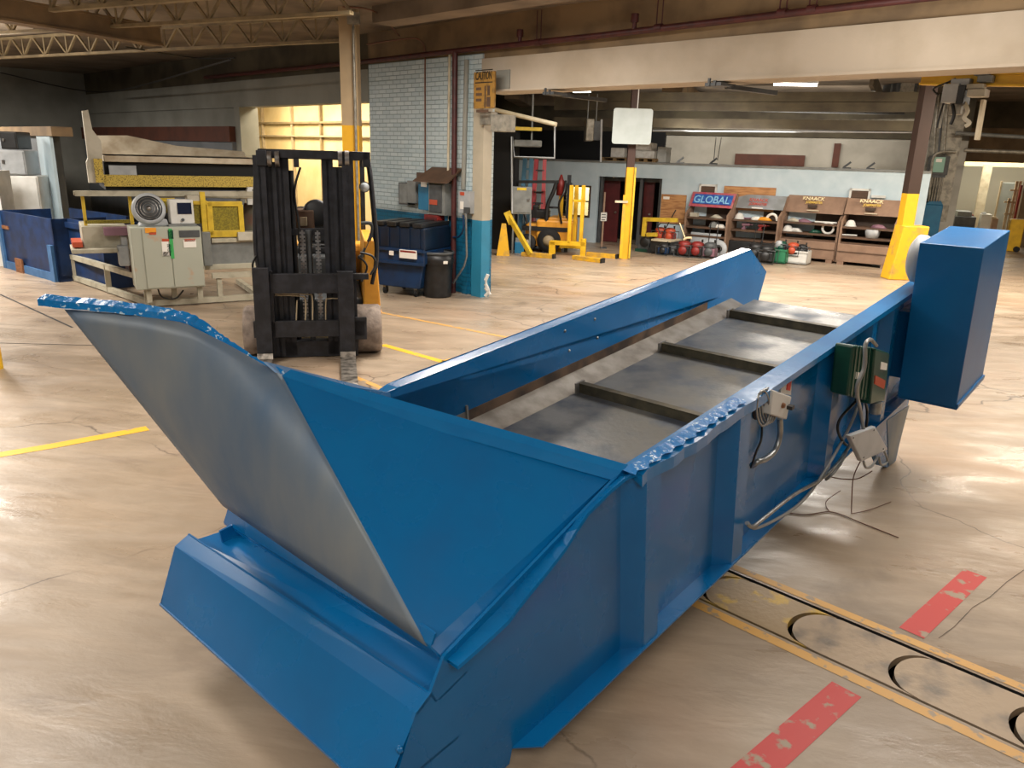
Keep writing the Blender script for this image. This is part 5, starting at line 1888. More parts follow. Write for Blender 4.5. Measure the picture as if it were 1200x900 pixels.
mb = MB(); mb.lathe([(.16, -.015), (.18, 0), (.16, .015)], (X, .5, Z - .25), 20, 'z'); mb.build('steering_wheel', 'black', r_)
# red hydrant-like lamp on a yellow pole
fr_, r_ = fthing('pole_beacon', 'red hooded beacon on top of a yellow pole right of the far forklift', 'beacon', 656, 295)
bx(fr_, r_, 'pole', 'yellow', (654, 228, 659, 295, 0, .1, 0))
X, Z = fr_.q(657, 228)
mb = MB(); mb.lathe([(.0, -.02), (.11, -.02), (.10, .3), (.06, .36), (.02, .48), (0, .48)], (X, .05, Z), 16); mb.build('beacon_hood', 'red', r_)
# yellow upright rack
fr_, r_ = fthing('upright_rack', 'yellow steel rack with tall uprights on a low base, before the office window', 'rack', 660, 300, D2R(-12))
for x in (669, 683):
    bx(fr_, r_, 'upright', 'yellow', (x - 3, 217, x + 1, 285, 0, .12), bevel=.006)
bx(fr_, r_, 'upright', 'yellow', (672, 217, 676, 287, .3, .4), bevel=.006)
bx(fr_, r_, 'rack_base', 'yellow', (644, 283, 686, 288, 0, .14), (643, 283, 650, 303, 0, .14, 0), (680, 280, 686, 298, 0, .14, 0), bevel=.006)
bx(fr_, r_, 'cross_tie', 'yellow', (672, 234, 686, 237, .0, .08), bevel=.006)
bx(fr_, r_, 'rear_tie', 'yellow', (650, 288, 684, 291, .5, .6))
# diagonal brace and floor bars
g0, g1 = G(622, 296), G(597, 297)
mb = MB()
fr2 = Fr(G(610, 299), 0)
o = None
mb.beam(fr2.p(595, 251, .1), fr2.p(622, 298, -.3) * 1, .1, .1)
mb.beam(fr2.p(594, 248, .1), fr2.p(600, 262, .1), .16, .16)
o = mb.build('diagonal_brace', 'machine_yellow'); o.location = fr2.o
tag(o, 'yellow diagonal brace running down from the partition to the floor', 'brace')
for i, (a_, b_, lb) in enumerate((((612, 300), (648, 303), 'yellow floor bar left of the rack foot, black at its end'), ((672, 304), (705, 308), 'yellow floor bar nearest the camera, right of the rack'), ((688, 300), (722, 303), 'yellow floor bar at the foot of the yellow and brown post'))):
    p, q_ = G(*a_), G(*b_)
    mb = MB(); mb.beam(Vector((0, 0, .05)), q_ - p + Vector((0, 0, .05)), .14, .1)
    r_ = mb.build('floor_bar', 'yellow_worn', bevel=.005); r_.location = p
    tag(r_, lb, 'floor bar', 'yellow bars on the floor')
    d = (q_ - p)
    mb = MB(); mb.beam(d + Vector((0, 0, .05)), d * 1.06 + Vector((0, 0, .05)), .15, .11); mb.build('end_cap', 'black', r_)
fr_, r_ = fthing('parts_pile', 'blue box with clutter under the diagonal brace', 'box', 607, 297)
bx(fr_, r_, 'box_body', 'teal', (603, 284, 614, 297, 0, .3, 0), bevel=.01)
bx(fr_, r_, 'loose_part', 'grey', (604, 279, 610, 284, .05, .2))
# pole with small sign
fr_, r_ = fthing('stand_sign', 'thin pole with a small white notice in front of the office doorway', 'sign', 707, 291)
bx(fr_, r_, 'pole', 'tan_box', (706, 225, 708, 291, 0, .03, 0))
bx(fr_, r_, 'notice', 'white', (704, 249, 711, 259, -.02, 0))
bx(fr_, r_, 'notice_print', 'grey_dark', (705, 251, 710, 252, -.023, -.02), (705, 254, 710, 255, -.023, -.02), (705, 257, 709, 258, -.023, -.02))
bx(fr_, r_, 'foot', 'grey_dark', (704, 290, 711, 292, -.1, .1, 0))

# ================================================================== OFFICE WALL THINGS
def ow(name, label, cat, x0, y0, x1, y1, d0, d1, m, group=None, bevel=.004):
    xa, xb, z0, z1 = FO.rect(x0, y0, x1, y1, d0)
    loc = FO.o + FO.x * ((xa + xb) / 2) + FO.y * d1 + Vector((0, 0, z0))
    r_ = thing(name, label, cat, loc, FO.rz, group)
    return r_, (xa + xb) / 2, z0, xb - xa, z1 - z0


r_, X, Z, wd, ht = ow('plywood_sheet', 'brown plywood sheet with a white tag on the office wall, left of the graffiti panel', 'plywood', 774, 228, 803, 262, -.05, -.0, 'plywood')
mb = MB(); mb.box(-wd / 2, wd / 2, -.05, -.0, 0, ht); mb.build('sheet', 'plywood', r_)
mb = MB(); mb.box(-wd / 2 + .05, -wd / 2 + .22, -.055, -.05, ht - .13, ht - .06); mb.build('tag', 'label_white', r_)
r_, X, Z, wd, ht = ow('plywood_sheet', 'orange-brown plywood strip on the office wall above the silver panel', 'plywood', 848, 219, 909, 233, -.05, -.0, 'plywood')
mb = MB(); mb.box(-wd / 2, wd / 2, -.05, 0, -.3, ht); mb.build('sheet', 'plywood', r_)
for i, (x0, y0, x1, y1, lb) in enumerate(((819, 216, 840, 229, 'white-framed dark vent above the graffiti panel'), (995, 221, 1020, 234, 'white-framed dark vent above the right tan cabinet'))):
    r_, X, Z, wd, ht = ow('framed_vent', lb, 'vent', x0, y0, x1, y1, -.06, -.0, 'white', 'framed vents on the office wall')
    mb = MB(); f_ = .05
    mb.box(-wd / 2, wd / 2, -.06, 0, ht - f_, ht); mb.box(-wd / 2, wd / 2, -.06, 0, -.06, -.02); mb.box(-wd / 2, -wd / 2 + f_, -.06, 0, -.06, ht); mb.box(wd / 2 - f_, wd / 2, -.06, 0, -.06, ht)
    mb.build('frame', 'white', r_)
    mb = MB(); mb.box(-wd / 2 + f_, wd / 2 - f_, -.03, -.0, 0, ht - f_)
    for k in range(5):
        mb.box(-wd / 2 + f_, wd / 2 - f_, -.045, -.03, k * ht / 5, k * ht / 5 + .02)
    mb.build('louvre', 'tan_box_dark', r_)
r_, X, Z, wd, ht = ow('light_strip', 'white strip fixed on the office wall right of the right vent', 'strip', 1021, 229, 1038, 232, -.08, 0, 'white')
mb = MB(); mb.box(-wd / 2, wd / 2, -.08, 0, 0, ht); mb.build('strip_body', 'white', r_)

# storage cabinets with open shelves: bodies in a row in front of the office wall
gL, gR = G(803, 291), G(1044, 314)
rzs = math.atan2(gR.y - gL.y, gR.x - gL.x)
DEP = .9


def unit(label, px0, px1, base, ytop, ylid, group, panel, shelf_ys, mcol, base_y=None, jobbox=True):
    xm = (px0 + px1) / 2
    fr_ = Fr(G(xm, base), rzs)
    r_ = thing('tool_storage_unit', label, 'storage unit', fr_.o, fr_.rz, group)
    xa, xb = fr_.q(px0, 270)[0], fr_.q(px1, 270)[0]
    zt = fr_.q(xm, ytop)[1]
    zl = fr_.q(xm, ylid)[1]
    zc = fr_.q(xm, ylid + 8)[1]
    th = .05
    mb = MB(); mb.box(xa, xb, .55, .6, 0.05, zl + .1); mb.build('back_panel', 'shelf_dark', r_)
    for X in (xa, xb - th):
        mb = MB(); mb.prism([(X, 0, .05), (X, .6, .05), (X, .6, zt), (X, .30, zl), (X, .0, zc)], (th, 0, 0)); mb.build('side_panel', mcol, r_)
    mb = MB(); mb.prism([(xa, .18, zl - .0), (xb, .18, zl), (xb, .42, zt), (xa, .42, zt)], (0, .03, 0)); lid = mb.build('front_panel', panel, r_, bevel=.004)
    zs = []
    for y in shelf_ys:
        z = fr_.q(xm, y)[1]
        zs.append(z)
        mb = MB(); mb.box(xa + th, xb - th, .0, .55, z - .05, z); mb.build('shelf', 'tan_box_dark', r_)
    return fr_, r_, xa, xb, zt, zl, zs, lid


def lower_box(fr_, r_, xa, xb, z1, m):
    mb = MB(); mb.box(xa + .02, xb - .02, -.05, .6, .08, z1); b_ = mb.build('tool_chest', m, r_, bevel=.01)
    mb = MB(); mb.box(xa + .02, xb - .02, -.07, -.05, z1 * .62, z1 * .66); mb.build('lid_seam', 'tan_box_dark', b_)
    for X in (xa + .05, xb - .2):
        mb = MB(); mb.box(X, X + .15, -.05, .5, 0, .08); mb.build('skid', 'tan_box', r_)


def items(fr_, xa, xb, zs, names, y=.12, seed=1):
    """loose things lying on the shelves"""
    rd = random.Random(seed)
    for zi, row in enumerate(names):
        for (u, kind, m, label) in row:
            X = xa + .1 + (xb - xa - .2) * u
            Z = zs[zi]
            P_ = fr_.o + fr_.x * X + fr_.y * y + Vector((0, 0, Z))
            mb = MB()
            if kind == 'helmet':
                mb.lathe([(0, .15), (.06, .14), (.10, .09), (.12, .02), (.14, .0), (.12, -.0), (0, 0)], (0, 0, 0), 16)
            elif kind == 'cloth':
                vs_, fs_ = [], []
                n1 = 10
                for k in range(n1):
                    t = 2 * PI * k / n1
                    r1 = .14 * rd.uniform(.7, 1.2)
                    vs_.append((r1 * 1.3 * math.cos(t), r1 * .7 * math.sin(t), 0))
                for k in range(n1):
                    t = 2 * PI * k / n1
                    r1 = .08 * rd.uniform(.7, 1.2)
                    vs_.append((r1 * 1.3 * math.cos(t), r1 * .7 * math.sin(t), rd.uniform(.04, .09)))
                vs_.append((0, 0, .09))
                fs_ = [(k, (k + 1) % n1, n1 + (k + 1) % n1, n1 + k) for k in range(n1)] + [(n1 + k, n1 + (k + 1) % n1, 2 * n1) for k in range(n1)] + [tuple(range(n1))[::-1]]
                mb.add(vs_, fs_, True)
            elif kind == 'coil':
                mb.tube([(.13 * math.cos(t * PI / 6), 0, .14 + .13 * math.sin(t * PI / 6)) for t in range(13)], .03, 8)
            elif kind == 'tub':
                mb.lathe([(0, 0), (.14, 0), (.18, .2), (.17, .2), (.13, .02), (0, .02)], (0, 0, 0), 16)
            elif kind == 'drill':
                mb.cyl((-.12, 0, .12), (.08, 0, .13), .04); mb.cyl((.08, 0, .13), (.16, 0, .13), .015); mb.beam((-.05, 0, .12), (-.08, 0, 0), .05, .05); mb.box(-.12, -.02, -.04, .04, 0, .04)
            elif kind == 'hook':
                mb.tube([(-.14, 0, .0), (-.1, 0, .12), (0, 0, .17), (.09, 0, .13), (.14, 0, .02)], .035, 8)
            elif kind == 'rod':
                mb.cyl((-.18, 0, .025), (.18, .02, .03), .02)
            elif kind == 'carton':
                mb.box(-.1, .1, -.07, .07, 0, .1)
            o = mb.build({'helmet': 'hard_hat', 'cloth': 'rag', 'coil': 'cable_coil', 'tub': 'plastic_tub', 'drill': 'power_tool', 'hook': 'plastic_loop', 'rod': 'metal_rod', 'carton': 'parts_box'}[kind], m)
            o.location = P_
            o.rotation_euler = (0, 0, fr_.rz)
            tag(o, label, {'helmet': 'helmet', 'cloth': 'rag', 'coil': 'coil', 'tub': 'tub', 'drill': 'tool', 'hook': 'loop', 'rod': 'rod', 'carton': 'box'}[kind])


GRP = 'tool storage units along the office wall'
# 1 graffiti
fr_, r_, xa, xb, zt, zl, zs, lid = unit('brown shelf unit topped by a blue and pink graffiti panel reading GLOBAL', 801, 852, 297, 226, 243, GRP, 'graf_pink', (255, 266, 276), 'tan_box')
cx, cz_ = (xa + xb) / 2, (zt + zl) / 2
mb = MB(); sl = math.atan2(.24, zt - zl)
RX = PI / 2 - sl
mb.M = Matrix.Translation((cx, .28, cz_)) @ Matrix.Rotation(-sl, 4, 'X')
mb.box(-(xb - xa) * .42, (xb - xa) * .46, -.012, -.002, -(zt - zl) * .36, (zt - zl) * .42); pn = mb.build('graffiti_field', 'graf_blue', lid)
mb = MB()
mb.M = Matrix.Translation((cx, .28, cz_)) @ Matrix.Rotation(-sl, 4, 'X')
text_mesh('graffiti_letters', 'GLOBAL', (zt - zl) * .8, (xb - xa) * .82, 'letter_blue', lid, (cx, .255, cz_), (PI / 2 - sl, 0, 0))
items(fr_, xa, xb, zs, [[(.12, 'carton', 'offwhite', 'pale small box at the left end of the top shelf below the graffiti panel'), (.72, 'cloth', 'offwhite', 'pale rag on the top shelf below the graffiti panel')],
                        [(.68, 'helmet', 'grey', 'dull green-grey rounded bundle on the middle shelf below the graffiti panel'), (.85, 'cloth', 'wrap_white', 'white crumpled bag on the middle shelf below the graffiti panel')], []], seed=2)
mb = MB(); mb.prism([(xa + .2, -.02, .25), (xb - .25, -.02, .25), (xb - .15, .05, .52), (xa + .2, .05, .52)], (0, .02, 0)); mb.build('lower_panel', 'silver_panel', r_)
# 2 silver
fr_, r_, xa, xb, zt, zl, zs, lid = unit('shelf unit with a plain silver metal top panel carrying small red lettering', 854, 912, 301, 229, 245, GRP, 'silver_panel', (258, 270, 281), 'tan_box')
cx, cz_ = (xa + xb) / 2 - .02, (zt + zl) / 2
text_mesh('panel_lettering', 'KNAACK', .13, .48, 'letter_red', lid, (cx, .25, cz_ + .05), (PI / 2 - sl, 0, 0))
text_mesh('panel_lettering', 'JOBMASTER', .10, .46, 'letter_red', lid, (cx, .225, cz_ - .05), (PI / 2 - sl, 0, 0))
mb = MB(); mb.box(cx - .14, cx + .14, .17, .19, cz_ - .16, cz_ - .13); mb.build('panel_strip', 'label_white', lid)
mb = MB(); mb.box(xa + .04, xb - .04, -.06, .5, .05, zs[2] - .06); mb.build('lower_cabinet', 'black', r_, bevel=.01)
items(fr_, xa, xb, zs, [[(.1, 'helmet', 'white', 'white hard hat on the top shelf below the silver panel'), (.3, 'rod', 'purple', 'dull pink rod on the top shelf below the silver panel'), (.5, 'cloth', 'wrap_white', 'white plastic wrap on the top shelf below the silver panel'), (.72, 'cloth', 'label_orange', 'small orange rag on the top shelf below the silver panel'), (.88, 'hook', 'wrap_white', 'white bent loop at the right end of the top shelf below the silver panel')],
                        [(.3, 'drill', 'purple', 'pinkish power tool on the middle shelf below the silver panel'), (.7, 'drill', 'red', 'red power tool on the middle shelf below the silver panel')], []], seed=3)
# 3, 4 tan
for i, (p0, p1, base, yt, yl, sh, lb, it) in enumerate((
        (914, 983, 306, 230, 250, (261, 273, 280), 'tan steel storage unit with yellow lettering, between the silver-topped unit and another tan one',
         [[(.15, 'cloth', 'offwhite', 'pale rag at the left of the top shelf of the left tan unit'), (.35, 'cloth', 'purple', 'dusky rag on the top shelf of the left tan unit'), (.72, 'rod', 'white', 'white rod on the top shelf of the left tan unit'), (.85, 'rod', 'white', 'white rod at the right end of the top shelf of the left tan unit')],
          [(.05, 'helmet', 'white', 'white round pot at the left end of the middle shelf of the left tan unit'), (.2, 'cloth', 'white', 'small white rag on the middle shelf of the left tan unit'), (.6, 'cloth', 'green_motor', 'dark green bundle on the middle shelf of the left tan unit'), (.85, 'coil', 'white', 'white hose coil on the middle shelf of the left tan unit')], []]),
        (984, 1050, 313, 234, 253, (267, 279, 286), 'tan steel storage unit with yellow lettering, beside the yellow post guard',
         [[(.1, 'helmet', 'white', 'white hard hat on the top shelf of the right tan unit'), (.7, 'cloth', 'purple', 'brownish rag on the top shelf of the right tan unit')],
          [(.1, 'rod', 'white', 'white rod on the middle shelf of the right tan unit'), (.6, 'tub', 'grey_light', 'pale lilac plastic tub on the middle shelf of the right tan unit')], []]))):
    fr_, r_, xa, xb, zt, zl, zs, lid = unit(lb, p0, p1, base, yt, yl, GRP, 'tan_box', sh, 'tan_box')
    cx, cz_ = (xa + xb) / 2 - .05, (zt + zl) / 2
    text_mesh('panel_lettering', 'KNAACK', .13, .52, 'letter_cream', lid, (cx, .26, cz_ + .14), (PI / 2 - sl, 0, 0))
    text_mesh('panel_lettering', 'JOBMASTER', .09, .40, 'letter_yellow', lid, (cx + .03, .24, cz_ + .05), (PI / 2 - sl, 0, 0))
    mb = MB(); mb.box(cx - .10, cx + .12, .18, .23, cz_ - .08, cz_ - .01); mb.build('handle_recess', 'shelf_dark', lid)
    mb = MB(); mb.box(cx - .1, cx + .18, .14, .18, cz_ - .15, cz_ - .13); mb.build('panel_strip', 'cream_light', lid)
    lower_box(fr_, r_, xa, xb, zs[2] - .04, 'tan_box')
    items(fr_, xa, xb, zs, it, seed=5 + i)

# yellow frame trolley and the row of engines and machines on the floor
fr_, r_ = fthing('yellow_trolley', 'yellow tubular trolley frame in front of the office doorway, holding red machines', 'trolley', 772, 297, rzs)
mb = MB()
for (p, q_) in (((754, 257), (794, 258)), ((756, 257), (754, 277)), ((758, 275), (770, 275))):
    mb.beam(fr_.p(*p, 0), fr_.p(*q_, 0), .09, .1)
mb.build('top_frame', 'machine_yellow', r_, bevel=.008)
bx(fr_, r_, 'deck', 'cream_light', (763, 281, 786, 283, -.2, .5))
bx(fr_, r_, 'lower_deck', 'black', (762, 283, 786, 294, -.15, .5, .03))
mb = MB()
for x in (-.2, .3):
    mb.cyl((x, -.15, .07), (x, -.1, .07), .07)
mb.build('wheel', 'rubber_dark', r_)
mb = MB(); mb.tube([fr_.p(776, 278, 0), fr_.p(780, 268, 0), fr_.p(792, 246, 0)], .015, 6); mb.tube([fr_.p(774, 274, 0), fr_.p(771, 266, 0), fr_.p(774, 262, 0)], .015, 6); mb.build('handle_rod', 'black', r_)


def engine(label, x, y, sc, m, m2='black', sh=0):
    """small engine-driven machine: block, fuel tank, recoil disc, exhaust, skid frame"""
    fr_, r_ = fthing('engine_unit', label, 'engine', x, y, rzs)
    s = sc
    mb = MB(); mb.box(-.16 * s, .16 * s, -.12 * s, .12 * s, .06 * s, .26 * s); mb.build('engine_block', m2, r_, bevel=.02 * s)
    mb = MB(); mb.lathe([(0, .40 * s), (.08 * s, .40 * s), (.15 * s, .36 * s), (.16 * s, .28 * s), (.12 * s, .24 * s), (0, .24 * s)], (0, 0, 0), 20); mb.build('fuel_tank', m, r_)
    mb = MB(); mb.lathe([(0, -.16 * s), (.09 * s, -.16 * s), (.11 * s, -.12 * s)], (0, 0, .17 * s), 20, 'y'); mb.build('recoil_cover', m, r_)
    mb = MB()
    for yy in (-.14 * s, .14 * s):
        mb.tube([(-.2 * s, yy, .02), (.2 * s, yy, .02), (.22 * s, yy, .3 * s), (-.22 * s, yy, .3 * s), (-.2 * s, yy, .02)], .012, 6, False)
    mb.build('skid_frame', 'grey_dark', r_)
    mb = MB(); mb.cyl((.1 * s, .05, .38 * s), (.1 * s, .05, .46 * s), .025 * s); mb.build('tank_cap', 'black', r_)
    return r_


def on_top(r_, dz, dx=0, dy=0):
    r_.location = r_.location + Vector((dx, dy, dz))


fr_, r_ = fthing('speaker_box', 'dark square box with a round fan grille, left end of the machine row', 'box', 754, 295, rzs)
bx(fr_, r_, 'box_body', 'grey_dark', (747, 276, 761, 293, 0, .4, .04), bevel=.02)
X, Z = fr_.q(755, 283)
mb = MB(); mb.lathe([(0, -.015), (.11, -.015), (.13, 0)], (X, 0, Z - .02), 20, 'y'); mb.build('fan_grille', 'black', r_)
bx(fr_, r_, 'base_plate', 'green_motor', (744, 292, 762, 296, -.08, .45, 0))
e1 = engine('orange-red engine on the trolley deck, left of the pair', 772, 296, .9, 'red_orange', 'red'); on_top(e1, .28, .02, .12)
e2 = engine('orange-red engine on the trolley deck, right of the pair', 784, 297, .9, 'red_orange', 'red'); on_top(e2, .28, .0, .12)
e3 = engine('black small engine on the floor in front of the trolley', 777, 299, .75, 'black', 'navy')
e4 = engine('black small engine with a white cap, right of the trolley', 789, 299, .6, 'grey_dark', 'black')
e5 = engine('red-topped engine on the floor before the graffiti unit, left one', 801, 301, 1.0, 'red', 'black')
e6 = engine('red-topped engine on the floor before the graffiti unit, middle one', 816, 302, 1.0, 'red', 'black')
e7 = engine('dark purple-black engine on the floor before the graffiti unit, right one', 831, 303, 1.0, 'grey_dark', 'purple')
e8 = engine('black engine with tall handles on the floor before the silver-topped unit', 884, 306, 1.1, 'black', 'grey_dark')
e9 = engine('black engine on the floor just right of the far blue trough corner', 897, 309, 1.1, 'black', 'black')
for e_, dx in ((e7, 0), (e8, 0)):
    mb = MB()
    for s in (-.1, .1):
        mb.tube([(s, .1, .3), (s, .15, .85), (s * .6, .15, .9)], .012, 6, False)
    mb.build('push_handle', 'black', e_)
fr_, r_ = fthing('white_glove', 'pale yellow-white nozzle lying on the red engine before the graffiti unit', 'nozzle', 803, 301, rzs)
on_top(r_, .42)
mb = MB(); mb.tube([(-.08, 0, 0), (0, 0, .05), (.12, 0, .06)], .03, 8); mb.tube([(-.05, 0, .05), (-.2, .05, .3), (-.25, .05, .4)], .015, 6); mb.build('nozzle_body', 'letter_cream', r_)
r_.name = 'spray_nozzle'
fr_, r_ = fthing('spare_tire', 'grey ring wheel standing at the right side of the graffiti unit', 'wheel', 841, 302, rzs)
mb = MB(); mb.lathe([(.10, -.03), (.2, -.03), (.22, 0), (.2, .03), (.10, .03), (.10, -.03)], (0, 0, .22), 24, 'y'); mb.build('wheel_rim', 'grey_light', r_)
# green and white bins
fr_, r_ = fthing('tool_bin', 'green plastic bin full of tools on the floor before the left tan unit', 'bin', 910, 309, rzs)


def binbody(fr_, r_, x0, y0, x1, y1, m):
    xa, xb, z0, z1 = fr_.rect(x0, y0, x1, y1)
    mb = MB()
    t = .02
    for (p, q_) in (((xa, xb), (0, t)), ((xa, xb), (.4 - t, .4)), ((xa, xa + t), (0, .4)), ((xb - t, xb), (0, .4))):
        mb.box(p[0], p[1], q_[0], q_[1], 0.02, z1)
    mb.box(xa, xb, 0, .4, .02, .06)
    mb.build('bin_body', m, r_)
    mb = MB(); mb.box(xa - .02, xb + .02, -.02, .0, z1 - .04, z1); mb.build('bin_rim', m, r_)
    return xa, xb, z1


xa, xb, z1 = binbody(fr_, r_, 900, 292, 921, 305, 'green')
t_ = thing('floor_fan', 'small round grey fan head sticking out of the green bin', 'fan', fr_.o + fr_.x * ((xa + xb) / 2 - .02) + fr_.y * .15 + Vector((0, 0, z1 - .02)), fr_.rz)
mb = MB(); mb.lathe([(0, -.04), (.08, -.03), (.10, 0), (.08, .03), (0, .03)], (0, 0, .12), 20, 'y'); mb.build('fan_head', 'grey_light', t_)
mb = MB(); mb.box(-.02, .02, -.02, .02, -.1, .05); mb.build('fan_stem', 'grey_dark', t_)
t_ = engine('black power tool heaped in the green bin', 916, 309, .7, 'green_motor', 'black'); on_top(t_, z1 - .1, 0, .15)
fr_, r_ = fthing('tool_bin', 'white translucent bin of tools on the floor before the left tan unit', 'bin', 934, 310, rzs)
xa, xb, z1 = binbody(fr_, r_, 922, 294, 946, 306, 'white')
t_ = engine('black and orange power tool heaped in the white bin', 930, 310, .8, 'red_orange', 'black'); on_top(t_, z1 - .14, 0, .18)
t_ = engine('black saw lying in the white bin, right of the orange tool', 941, 310, .7, 'black', 'black'); on_top(t_, z1 - .14, 0, .18)

# pallets with wrapped boxes on the office roof
fz = FO.o + FO.y * .7
FP2 = Fr(fz, FO.rz)


def roof(name, label, cat, x0, x1, group=None):
    X = FP2.q((x0 + x1) / 2, 192)[0]
    return thing(name, label, cat, FP2.o + FP2.x * X + Vector((0, 0, OH + .05)), FP2.rz, group), X


for i, (x0, x1, lb, boxes) in enumerate(((704, 736, 'wooden pallet on the office roof left of the brown post', ((715, 178, 731, 190),)), (744, 768, 'wooden pallet on the office roof right of the brown post', ((744, 180, 766, 190), (744, 171, 763, 180))))):
    r_, X = roof('wooden_pallet', lb, 'pallet', x0, x1, 'pallets on the office roof')
    xa, xb = FP2.q(x0, 192)[0] - X, FP2.q(x1, 192)[0] - X
    mb = MB()
    for k in range(3):
        xx = xa + (xb - xa - .1) * k / 2
        mb.box(xx, xx + .1, 0, .8, 0.02, .08)
    mb.build('stringer', 'pallet', r_)
    mb = MB()
    for k in range(5):
        mb.box(xa, xb, k * .17, k * .17 + .11, .08, .10)
    for k in range(3):
        mb.box(xa, xb, k * .35, k * .35 + .1, .0, .02)
    mb.build('deck_board', 'pallet', r_)
    for j, (a, c, b_, d) in enumerate(boxes):
        x_0, x_1, z0, z1 = FP2.rect(a, c, b_, d)
        zb = OH + .15 + (.0 if j == 0 else .215)
        hh = (.26, .21)[i] if j == 0 else .2
        mb = MB(); mb.box(-(x_1 - x_0) / 2, (x_1 - x_0) / 2, .02, .7, 0, hh); o = mb.build('wrapped_box', 'wrap_white', bevel=.02)
        o.location = FP2.o + FP2.x * ((x_0 + x_1) / 2) + Vector((0, 0, zb)); o.rotation_euler = (0, 0, FP2.rz)
        tag(o, ('white wrapped box on the left roof pallet', 'lower wide white wrapped box on the right roof pallet', 'upper white wrapped box on the right roof pallet')[i + j], 'box', 'wrapped boxes on the office roof')
x_0, x_1, z0, z1 = FP2.rect(767, 172, 778, 190)
mb = MB(); mb.box(-(x_1 - x_0) / 2, (x_1 - x_0) / 2, .3, .9, 0, .42); o = mb.build('wrapped_box', 'white', bevel=.02)
o.location = FP2.o + FP2.x * ((x_0 + x_1) / 2) + Vector((0, 0, OH + .05)); o.rotation_euler = (0, 0, FP2.rz); tag(o, 'tall pale box on the office roof right of the right pallet', 'box', 'wrapped boxes on the office roof')
x_0, x_1, z0, z1 = FP2.rect(726, 168, 737, 188)
mb = MB(); mb.box(-(x_1 - x_0) / 2, (x_1 - x_0) / 2, .9, 1.5, 0, .55); o = mb.build('wrapped_box', 'white_board', bevel=.02)
o.location = FP2.o + FP2.x * ((x_0 + x_1) / 2) + Vector((0, 0, OH + .05)); o.rotation_euler = (0, 0, FP2.rz); tag(o, 'tall white box on the office roof just left of the brown post', 'box', 'wrapped boxes on the office roof')
for i, (x, y, lb) in enumerate(((797, 188, 'small bent metal piece on the office roof, leftmost'), (836, 189, 'small dark mechanism with thin wires on the office roof'), (993, 193, 'small angled bracket on the office roof'), (1021, 195, 'small dark round knob on the office roof near the right post'))):
    r_, X = roof('roof_fitting', lb, 'fitting', x - 3, x + 3)
    mb = MB(); mb.beam((-.08, 0, .02), (.08, 0, .16), .05, .05); mb.box(-.1, .1, -.06, .06, 0, .03)
    mb.build('bracket_body', 'grey_dark' if i else 'grey_light', r_)
    if i == 1:
        mb = MB(); mb.tube([(0, 0, .1), (.0, 0, .7)], .01, 6, False); mb.tube([(.1, 0, .1), (.14, 0, .7)], .01, 6, False); mb.build('wire', 'grey_dark', r_)

# fluorescent tube under the far ceiling
fl = thing('tube_light', 'lit white fluorescent tube light under the far ceiling', 'ceiling light', G(932, 99, 4.15), D2R(-8))
mb = MB(); mb.box(-.52, .52, -.06, .06, .03, .08); mb.build('light_housing', 'white', fl)
mb = MB(); mb.cyl((-.5, 0, .0), (.5, 0, .0), .035); mb.build('light_tube', 'lamp_white', fl)
mb = MB(); mb.tube([(-.4, 0, .08), (-.4, 0, .25)], .01, 6, False); mb.tube([(.4, 0, .08), (.4, 0, .25)], .01, 6, False); mb.build('hanger_rod', 'grey', fl)
fl2 = thing('tube_light', 'lit thin tube light right under the great beam left of the white board', 'ceiling light', G(684, 107.5, 4.1), D2R(-8))
mb = MB(); mb.box(-.36, .2, -.05, .05, .02, .06); mb.build('light_housing', 'white', fl2)
mb = MB(); mb.cyl((-.3, 0, .0), (.2, 0, .0), .03); mb.build('light_tube', 'lamp_white', fl2)

# beam clamps under the great beam
for i, (x, y, lb) in enumerate(((645, 106, 'steel beam clamp under the great beam near the brick pier'), (838, 95, 'steel beam clamp under the great beam right of the white board'))):
    P_ = WP(x, y, -.05)
    r_ = thing('beam_clamp', lb, 'clamp', P_, RZB, 'clamps under the great beam')
    mb = MB(); mb.box(-.1, .12, -.06, .3, -.06, -.02); mb.box(-.06, -.03, -.07, -.045, -.06, .03); mb.box(.02, .05, -.07, -.045, -.06, .0); mb.build('clamp_plate', 'grey_dark', r_)
    mb = MB(); mb.beam((.05, .2, -.05), (.4, .8, -.09), .08, .05); mb.build('clamp_arm', 'grey_dark', r_)

# ================================================================== RIGHT: crane rail, hoist, conduits, boxes
FQ = Fr(G(1150, 300), D2R(-20))
FQ = Fr(B(-.6, TW + 1.2), RZB)
def q3(fr_, px, py, d=0.0):
    X, Z = fr_.q(px, py, d)
    return fr_.o + fr_.x * X + fr_.y * d + Vector((0, 0, Z))


P0, P1 = q3(FQ, 1080, 92, 0), q3(FQ, 1260, 94, 0)
o = thing('crane_rail', 'yellow crane rail hanging just below the great beam at upper right', 'rail', P0)
mb = MB(); mb.beam(Vector((0, 0, .06)), P1 - P0 + Vector((0, 0, .06)), .12, .02); mb.beam(Vector((0, 0, -.06)), P1 - P0 + Vector((0, 0, -.06)), .12, .02); mb.beam(Vector((0, 0, 0)), P1 - P0, .02, .13); mb.build('rail_beam', 'yellow', o)
mb = MB()
for t in (.15, .8):
    c = (P1 - P0) * t
    mb.beam(c + Vector((0, 0, .06)), c + Vector((0, 0, .6)), .03, .03)
mb.build('hanger_rod', 'grey_dark', o)
ho = thing('chain_hoist', 'grey electric chain hoist with hooks hanging from the yellow crane rail', 'hoist', q3(FQ, 1135, 100, -.1), RZB)
FH = Fr((ho.location.x, ho.location.y, 0), RZB)


